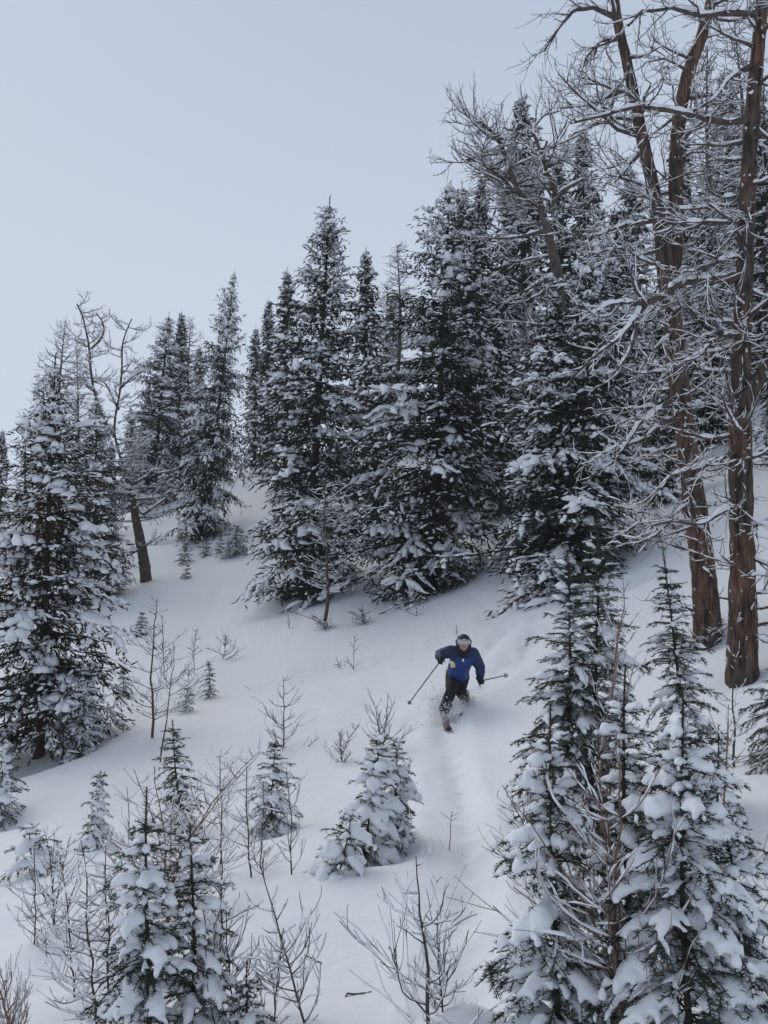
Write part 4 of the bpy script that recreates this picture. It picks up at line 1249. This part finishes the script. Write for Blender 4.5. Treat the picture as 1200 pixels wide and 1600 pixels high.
head = J(724.5, 1005, -0.42)
neck = J(724, 1018, -0.34)
chest = J(722, 1026, -0.28)
belly = J(717, 1044, -0.14)
hips = J(715, 1056, -0.02)
sR, eR, hR = J(704, 1018, -0.28), J(686, 1023, -0.30), J(689.5, 1031, -0.52)     # his right arm, at the left in the picture
sL, eL, hL = J(739, 1021, -0.26), J(750.5, 1043, -0.26), J(750.5, 1064, -0.46)
pR, kR, aR = J(708.5, 1057, -0.02), J(705, 1080, -0.34), J(694.5, 1108, -0.12)   # front leg
pL, kL, aL = J(721.5, 1057, 0.02), J(718.5, 1079, -0.16), J(727, 1092, 0.42)     # trailing leg, knee dropped

bg = Geo()
bg.add(chain([hips, belly, chest, neck], [0.13, 0.125, 0.15, 0.055]))
bg.add(chain([neck, head], [0.055, 0.075]))
bg.add(ellipsoid(head, (0.078, 0.095, 0.115)))
bg.add(ellipsoid(head + np.array([0, -0.098, -0.028]), (0.014, 0.02, 0.022), 8, 6))
bg.add(ellipsoid(head + np.array([0, -0.07, -0.085]), (0.035, 0.03, 0.03), 10, 7))
for a_, b_, c_ in ((sR, eR, hR), (sL, eL, hL)):
    bg.add(chain([chest * 0.4 + a_ * 0.6, a_, b_, c_], [0.07, 0.06, 0.045, 0.035]))
for a_, b_, c_ in ((pR, kR, aR), (pL, kL, aL)):
    bg.add(chain([a_, b_, c_], [0.085, 0.06, 0.045]))
person = fuse(bg.obj('person', M['skin']), 0.016)
person.location = tuple(ORG)
tag(person, 'skier in a blue jacket, dark helmet and goggles, dropping one knee in powder', 'person')

jm, jr = jacket_mat()
jg = Geo()
jg.add(chain([J(715.5, 1052, -0.06), belly, chest, J(722.5, 1017, -0.31)], [0.17, 0.175, 0.185, 0.095], 16))
jg.add(chain([sR * 0.75 + chest * 0.25, sR, sL, sL * 0.75 + chest * 0.25], [0.11, 0.10, 0.10, 0.11], 14))
jg.add(chain([J(716, 1049, -0.07), J(715, 1056, -0.03)], [0.175, 0.165], 16))
for a_, b_, c_ in ((sR, eR, hR), (sL, eL, hL)):
    jg.add(chain([a_, b_, b_ * 0.22 + c_ * 0.78], [0.102, 0.082, 0.058]))
    jg.add(chain([a_ * 0.45 + b_ * 0.55, a_ * 0.2 + b_ * 0.8], [0.092, 0.088]))
    jg.add(chain([b_ * 0.7 + c_ * 0.3, b_ * 0.45 + c_ * 0.55], [0.080, 0.066]))
# folds and hem
g_ = np.random.default_rng(5)
for k in range(9):
    f = g_.random(); x_ = g_.uniform(-0.11, 0.11)
    c_ = belly * (1 - f) + chest * f + np.array([x_, -0.155, 0.0])
    jg.add(chain([c_, c_ + np.array([g_.uniform(-0.06, 0.06), 0.01, g_.uniform(-0.04, 0.04)])], [0.014, 0.010], 8))
jacket = fuse(jg.obj('jacket', jm, person), 0.013)
zc = float(J(722, 1029, -0.30)[2])
for e_, pos in ((jr.color_ramp.elements[1], None),):
    # navy yoke and shoulders above the chest seam, royal blue below
    mp = jm.node_tree.nodes.new('ShaderNodeMapRange')
    mp.inputs['From Min'].default_value = zc - 0.5; mp.inputs['From Max'].default_value = zc + 0.5
    src = jr.inputs[0].links[0].from_socket
    jm.node_tree.links.new(src, mp.inputs[0]); jm.node_tree.links.new(mp.outputs[0], jr.inputs[0])
    e_.position = 0.53
    nt_ = jm.node_tree
    xa = nt_.nodes.new('ShaderNodeMath'); xa.operation = 'LESS_THAN'; xa.inputs[1].default_value = float(J(740, 1040, -0.3)[0])
    xb = nt_.nodes.new('ShaderNodeMath'); xb.operation = 'GREATER_THAN'; xb.inputs[1].default_value = float(J(698, 1040, -0.3)[0])
    mu = nt_.nodes.new('ShaderNodeMath'); mu.operation = 'MULTIPLY'
    sx_ = [n for n in nt_.nodes if n.type == 'SEPXYZ'][0]
    nt_.links.new(sx_.outputs['X'], xa.inputs[0]); nt_.links.new(sx_.outputs['X'], xb.inputs[0])
    nt_.links.new(xa.outputs[0], mu.inputs[0]); nt_.links.new(xb.outputs[0], mu.inputs[1])
    mx_ = nt_.nodes.new('ShaderNodeMixRGB'); mx_.inputs[1].default_value = (0.008, 0.027, 0.100, 1)
    nt_.links.new(mu.outputs[0], mx_.inputs[0]); nt_.links.new(jr.outputs[0], mx_.inputs[2])
    nt_.links.new(mx_.outputs[0], nt_.nodes['Principled BSDF'].inputs['Base Color'])
cg = Geo().add(chain([J(723.5, 1021, -0.37), J(724, 1015.5, -0.37)], [0.085, 0.080], 14))
fuse(cg.obj('collar', M['black_cloth'], jacket), 0.012, 2)
def card(name, c, w, h, th, mat, parent, tilt=0.0):
    g2 = Geo()
    V = np.array([(x, y, z) for x in (-w, w) for y in (-th, th) for z in (-h, h)], float)
    ca, sa = math.cos(tilt), math.sin(tilt)
    V = np.c_[V[:, 0] * ca - V[:, 2] * sa, V[:, 1], V[:, 0] * sa + V[:, 2] * ca] + c
    g2.add((V, np.array([(0, 1, 3, 2), (4, 6, 7, 5), (0, 4, 5, 1), (2, 3, 7, 6), (0, 2, 6, 4), (1, 5, 7, 3)])))
    o = g2.obj(name, mat, parent, False)
    bv = o.modifiers.new('edge', 'BEVEL'); bv.width = min(w, h, th) * 0.4; bv.segments = 2
    return o
card('lift_ticket', J(707.5, 1039.5, -0.40), 0.036, 0.034, 0.004, M['ticket'], jacket, 0.15)
card('ticket_holder', J(705.0, 1035.0, -0.395), 0.034, 0.022, 0.004, M['white_plastic'], jacket, -0.35)
card('emblem', J(723.5, 1031.5, -0.495), 0.013, 0.021, 0.004, M['white_plastic'], jacket, 0.25)
card('zip', J(721.5, 1036.5, -0.485), 0.004, 0.055, 0.004, M['black_cloth'], jacket, 0.08)
card('drawcord', J(695.5, 1049.5, -0.30), 0.004, 0.075, 0.004, M['white_plastic'], jacket, -0.45)

tg_ = Geo()
tg_.add(chain([pR + np.array([0.02, 0, 0.05]), pR, kR, aR + np.array([0, 0, 0.02])], [0.13, 0.13, 0.092, 0.082], 14))
tg_.add(chain([pL + np.array([-0.02, 0, 0.05]), pL, kL, aL], [0.13, 0.13, 0.095, 0.078], 14))
tg_.add(chain([pR + np.array([0, 0, 0.04]), pL + np.array([0, 0, 0.04])], [0.135, 0.135], 14))
tg_.add(chain([kR * 0.35 + aR * 0.65, aR + np.array([0, 0, -0.01])], [0.090, 0.094], 14))
fuse(tg_.obj('trousers', M['black_cloth'], person), 0.014)

hg = Geo().add(ellipsoid(head + np.array([0, 0.012, 0.020]), (0.108, 0.125, 0.122), 20, 14, -0.05))
hg.add(chain([head + np.array([-0.092, 0.02, 0.03]), head + np.array([-0.082, 0.0, -0.075])], [0.036, 0.030], 10))
hg.add(chain([head + np.array([0.092, 0.02, 0.03]), head + np.array([0.082, 0.0, -0.075])], [0.036, 0.030], 10))
helmet = fuse(hg.obj('helmet', M['helmet'], person), 0.009, 3)
card('helmet_emblem', head + np.array([0.0, -0.113, 0.062]), 0.018, 0.007, 0.004, M['white_plastic'], helmet, 0.0)
gg = Geo()
aa = np.linspace(-1.25, 1.25, 11)
gp = np.stack([head[0] + 0.094 * np.sin(aa), head[1] - 0.108 * np.cos(aa), np.full(11, head[2] + 0.018)], -1)[None]
side_ = np.zeros_like(gp); side_[..., 2] = 1
out_ = unit(np.stack([np.sin(aa), -np.cos(aa), np.zeros(11)], -1))[None]
gg.add(loft(gp, side_, out_, circle(10), np.full((1, 11), 0.043), np.full((1, 11), 0.020)))
goggles = gg.obj('goggles', M['goggle_frame'], person)
lg_ = Geo().add(loft(gp[:, 1:-1] + out_[:, 1:-1] * 0.008, side_[:, 1:-1], out_[:, 1:-1], circle(10), np.array([[0.012, 0.026, 0.030, 0.028, 0.024, 0.028, 0.030, 0.026, 0.012]]), np.full((1, 9), 0.016)))
lg_.obj('lens', M['lens'], goggles)
ab = np.linspace(1.2, 2 * math.pi - 1.2, 18)
sp2 = np.stack([head[0] + 0.116 * np.sin(ab), head[1] + 0.012 - 0.133 * np.cos(ab), np.full(18, head[2] + 0.024)], -1)[None]
o2 = unit(np.stack([np.sin(ab), -np.cos(ab), np.zeros(18)], -1))[None]
z2 = np.zeros_like(sp2); z2[..., 2] = 1
Geo().add(loft(sp2, z2, o2, circle(8), np.full((1, 18), 0.018), np.full((1, 18), 0.005))).obj('goggle_strap', M['strap'], goggles)
fuse(Geo().add(chain([head + np.array([-0.022, -0.094, -0.066]), head + np.array([0.022, -0.094, -0.066])], [0.009, 0.009], 8)).obj('mouth', M['lips'], person), 0.004, 1)

def glove(h, pole_dir, fwd, thumb_side):
    """palm, four bent fingers closed round the grip and a thumb against them"""
    g2 = Geo()
    ax = unit(pole_dir); fw = unit(fwd - ax * (fwd @ ax)); sd3 = np.cross(ax, fw)
    g2.add(chain([h - fw * 0.055, h - fw * 0.01 + sd3 * 0.018 * thumb_side], [0.045, 0.044], 12))
    for q, ln_ in zip((0.036, 0.013, -0.011, -0.033), (0.92, 1.0, 0.95, 0.82)):
        b0 = h + ax * q + sd3 * 0.030 * thumb_side
        g2.add(chain([b0, b0 + fw * 0.040 * ln_, b0 + fw * 0.052 * ln_ - sd3 * 0.038 * thumb_side, b0 + fw * 0.018 * ln_ - sd3 * 0.055 * thumb_side], [0.0155, 0.0150, 0.0140, 0.0125], 8))
    tb = h + ax * 0.030 - sd3 * 0.020 * thumb_side - fw * 0.02
    g2.add(chain([tb, tb + ax * 0.018 - sd3 * 0.020 * thumb_side + fw * 0.030, tb + ax * 0.012 - sd3 * 0.012 * thumb_side + fw * 0.058], [0.018, 0.016, 0.013], 8))
    return fuse(g2.obj('glove', M['glove'], person), 0.0075, 2)

def ski_pole(grip, tip, label):
    r = root('ski_pole', ORG + grip)
    tag(r, label, 'ski pole', 'poles of the skier')
    d_ = tip - grip; ax = unit(d_)
    q = np.stack([d_ * f for f in (0.0, 0.3, 0.6, 0.93, 1.0)])[None]
    Geo().add(tubes(q, np.array([[0.010, 0.010, 0.0095, 0.009, 0.004]]), 8)).obj('shaft', M['pole'], r)
    Geo().add(tubes(np.stack([-ax * 0.09, -ax * 0.07, -ax * 0.02, ax * 0.05, ax * 0.07])[None], np.array([[0.010, 0.021, 0.017, 0.019, 0.012]]), 10)).obj('grip', M['glove'], r)
    c_ = d_ * 0.955
    s_, u_ = dir_frames(ax[None])
    ang = np.arange(13) * 2 * math.pi / 12
    ring = (c_ + (s_ * np.cos(ang)[:, None] + u_ * np.sin(ang)[:, None]) * 0.030)[None]
    bk = Geo().add(tubes(ring, np.full((1, 13), 0.007), 6))
    for a_ in (0, 1.57, 3.14, 4.71):
        bk.add(tubes(np.stack([c_, c_ + (s_[0] * math.cos(a_) + u_[0] * math.sin(a_)) * 0.030])[None], np.full((1, 2), 0.005), 5))
    bk.obj('basket', M['pole'], r)
    w_ = np.array([[0, 0, 0], [0.02, -0.02, -0.05], [0.035, -0.02, -0.09], [0.015, -0.02, -0.07], [0, -0.005, -0.02]]) - ax * 0.06
    Geo().add(tubes(w_[None], np.full((1, 5), 0.006), 5)).obj('strap', M['strap'], r)

tR = at(637.5, 1101, DS + 0.05) - ORG
tL = at(792, 1055, DS + 0.35) - ORG
glove(hR, tR - hR, np.array([0.2, -1.0, -0.2]), 1)
glove(hL, tL - hL, np.array([-0.4, -1.0, -0.3]), -1)
ski_pole(hR, tR, 'ski pole in the skier\'s hand on the side of the bare saplings, reaching down')
ski_pole(hL, tL, 'ski pole trailing behind the skier towards the young firs')

def boot(ankle, toe_dir, label=None):
    g2 = Geo()
    td = unit(toe_dir)
    sole = ankle + np.array([0, 0, -0.10])
    g2.add(chain([ankle + np.array([0, 0, 0.10]), ankle, sole], [0.068, 0.066, 0.062], 12))
    g2.add(chain([sole - td * 0.06, sole + td * 0.06, sole + td * 0.17], [0.058, 0.055, 0.045], 12))
    b_ = fuse(g2.obj('boot', M['boot'], person), 0.010, 2)
    for q in (0.03, -0.04):
        c_ = ankle + np.array([0, 0, q])
        an = np.arange(13) * 2 * math.pi / 12
        ring = np.stack([c_[0] + 0.071 * np.cos(an), c_[1] + 0.071 * np.sin(an), np.full(13, c_[2])], -1)[None]
        Geo().add(tubes(ring, np.full((1, 13), 0.009), 6)).obj('buckle', M['strap'], b_)
    return sole

def ski(pt, dirv, label, front, back):
    d_ = unit(dirv); s_ = unit(np.cross(d_, np.array([0, 0, 1.0]))); u_ = np.cross(s_, d_)
    x = np.r_[np.linspace(-back, front - 0.30, 12), front - 0.2, front - 0.12, front - 0.06, front - 0.02, front]
    rise = np.where(x > front - 0.30, ((x - front + 0.30) / 0.30) ** 2 * 0.11, 0)
    w_ = np.interp(x, [-back, 0, front - 0.30, front - 0.12, front - 0.04, front], [0.052, 0.040, 0.056, 0.050, 0.032, 0.006])
    P_ = d_[None] * x[:, None] + u_[None] * rise[:, None]
    S_ = np.repeat(s_[None], len(x), 0); U_ = np.repeat(u_[None], len(x), 0)
    prof = np.array([(-1, -0.5), (-1, 0.3), (-0.8, 0.5), (0.8, 0.5), (1, 0.3), (1, -0.5)])
    r = root('ski', ORG + pt)
    tag(r, label, 'ski', 'skis of the skier')
    Geo().add(loft(P_[None], S_[None], U_[None], prof, w_[None], np.full((1, len(x)), 0.018))).obj('blade', M['ski_top'], r, False)
    Geo().add(loft((P_ - U_ * 0.0125)[None], S_[None], U_[None], prof, w_[None] * 0.97, np.full((1, len(x)), 0.004))).obj('base', M['ski_base'], r, False)
    bq = Geo().add(chain([u_ * 0.02 + d_ * 0.02, u_ * 0.02 + d_ * 0.13], [0.022, 0.018], 8))
    bq.obj('binding', M['strap'], r)

tip_w = J(702, 1139.5, -0.95)
so_ = boot(aR, tip_w - aR)
base1 = so_ + np.array([0, 0, -0.055])
ski(base1, tip_w - base1 - np.array([0, 0, 0.06]), 'ski with its curved tip breaking out of the powder below the skier', float(np.linalg.norm(tip_w - base1)), 0.75)
so2 = boot(aL, np.array([-0.2, -1, -0.25]))
ski(so2 + np.array([0, 0, -0.055]), np.array([-0.16, -1.0, -0.13]), 'ski of the trailing leg, sunk in the powder', 0.75, 0.7)

# powder thrown up round the legs
g_ = np.random.default_rng(9)
n = 5200
src = [J(700, 1100, -0.1), J(690, 1095, 0.05), J(722, 1092, 0.1), J(735, 1098, 0.2), J(695, 1122, -0.3), J(715, 1105, 0.0), J(704, 1118, -0.25)]
cc = np.array(src)[g_.integers(0, len(src), n)] + g_.normal(0, 1, (n, 3)) * np.array([0.15, 0.2, 0.085])
keep = ORG[2] + cc[:, 2] > ground(ORG[0] + cc[:, 0], ORG[1] + cc[:, 1]) - 0.02
cc = cc[keep]; n = len(cc)
tv = np.array([(1, 1, 1), (-1, -1, 1), (-1, 1, -1), (1, -1, -1)], float)
tf = np.array([(0, 1, 2), (0, 3, 1), (0, 2, 3), (1, 3, 2)])
V = cc[:, None] + tv[None] * (g_.lognormal(-5.7, 0.45, n))[:, None, None]
Fq = (tf[None] + (np.arange(n) * 4)[:, None, None]).reshape(-1, 3)
pw = Geo().add((V.reshape(-1, 3), Fq)).obj('powder_snow', M['snow'])
pw.location = tuple(ORG)
tag(pw, 'loose powder snow thrown up around the skier\'s legs', 'snow', kind='stuff')

# ------------------------------------------------------------------ thin snowy air
hz = bpy.data.materials.new('snowy_air')
hz.use_nodes = True
hn, hl = hz.node_tree.nodes, hz.node_tree.links
hn.clear()
ho = hn.new('ShaderNodeOutputMaterial')
hv_ = hn.new('ShaderNodeVolumePrincipled')
hv_.inputs['Color'].default_value = (0.93, 0.96, 0.99, 1)
hv_.inputs['Density'].default_value = 0.0009
hv_.inputs['Anisotropy'].default_value = 0.0
hl.new(hv_.outputs[0], ho.inputs['Volume'])
x0, x1, y0, y1 = float(gx[0]) - 2, float(gx[-1]) + 2, float(gy[0]) - 2, float(gy[-1]) + 2
zl, zh = float(Z.min()) - 1.0, float(Z.max()) + 2.0
V = np.array([(x, y, z) for x in (x0, x1) for y in (y0, y1) for z in (zl, zh)])
haze = Geo().add((V, np.array([(0, 1, 3, 2), (4, 6, 7, 5), (0, 4, 5, 1), (2, 3, 7, 6), (0, 2, 6, 4), (1, 5, 7, 3)]))).obj('haze', hz, None, False)
tag(haze, 'thin pale snowy air over the whole slope', 'haze', kind='stuff')

# ------------------------------------------------------------------ fallen sticks on the snow
def stick(pa, pb, label, seed):
    g = np.random.default_rng(seed)
    a, b = place(*pa), place(*pb)
    f = np.linspace(0, 1, 7)[:, None]
    P = (b - a)[None] * f + g.normal(0, 0.006, (7, 3))
    P[:, 2] += 0.012
    o = Geo().add(tubes(P[None], np.linspace(0.006, 0.003, 7)[None], 6)).obj('fallen_stick', M['twig'])
    o.location = tuple(a)
    tag(o, label, 'stick', 'fallen sticks on the snow')
stick((476, 1496), (504, 1508), 'dark fallen stick right of the leaning bare sapling', 1)
stick((540, 1560), (580, 1553), 'snow-dusted fallen stick left of the bottom centre sapling', 2)
stick((382, 1072), (391, 1079), 'tiny fallen stick on open snow beyond the sapling with curved-up branches', 3)
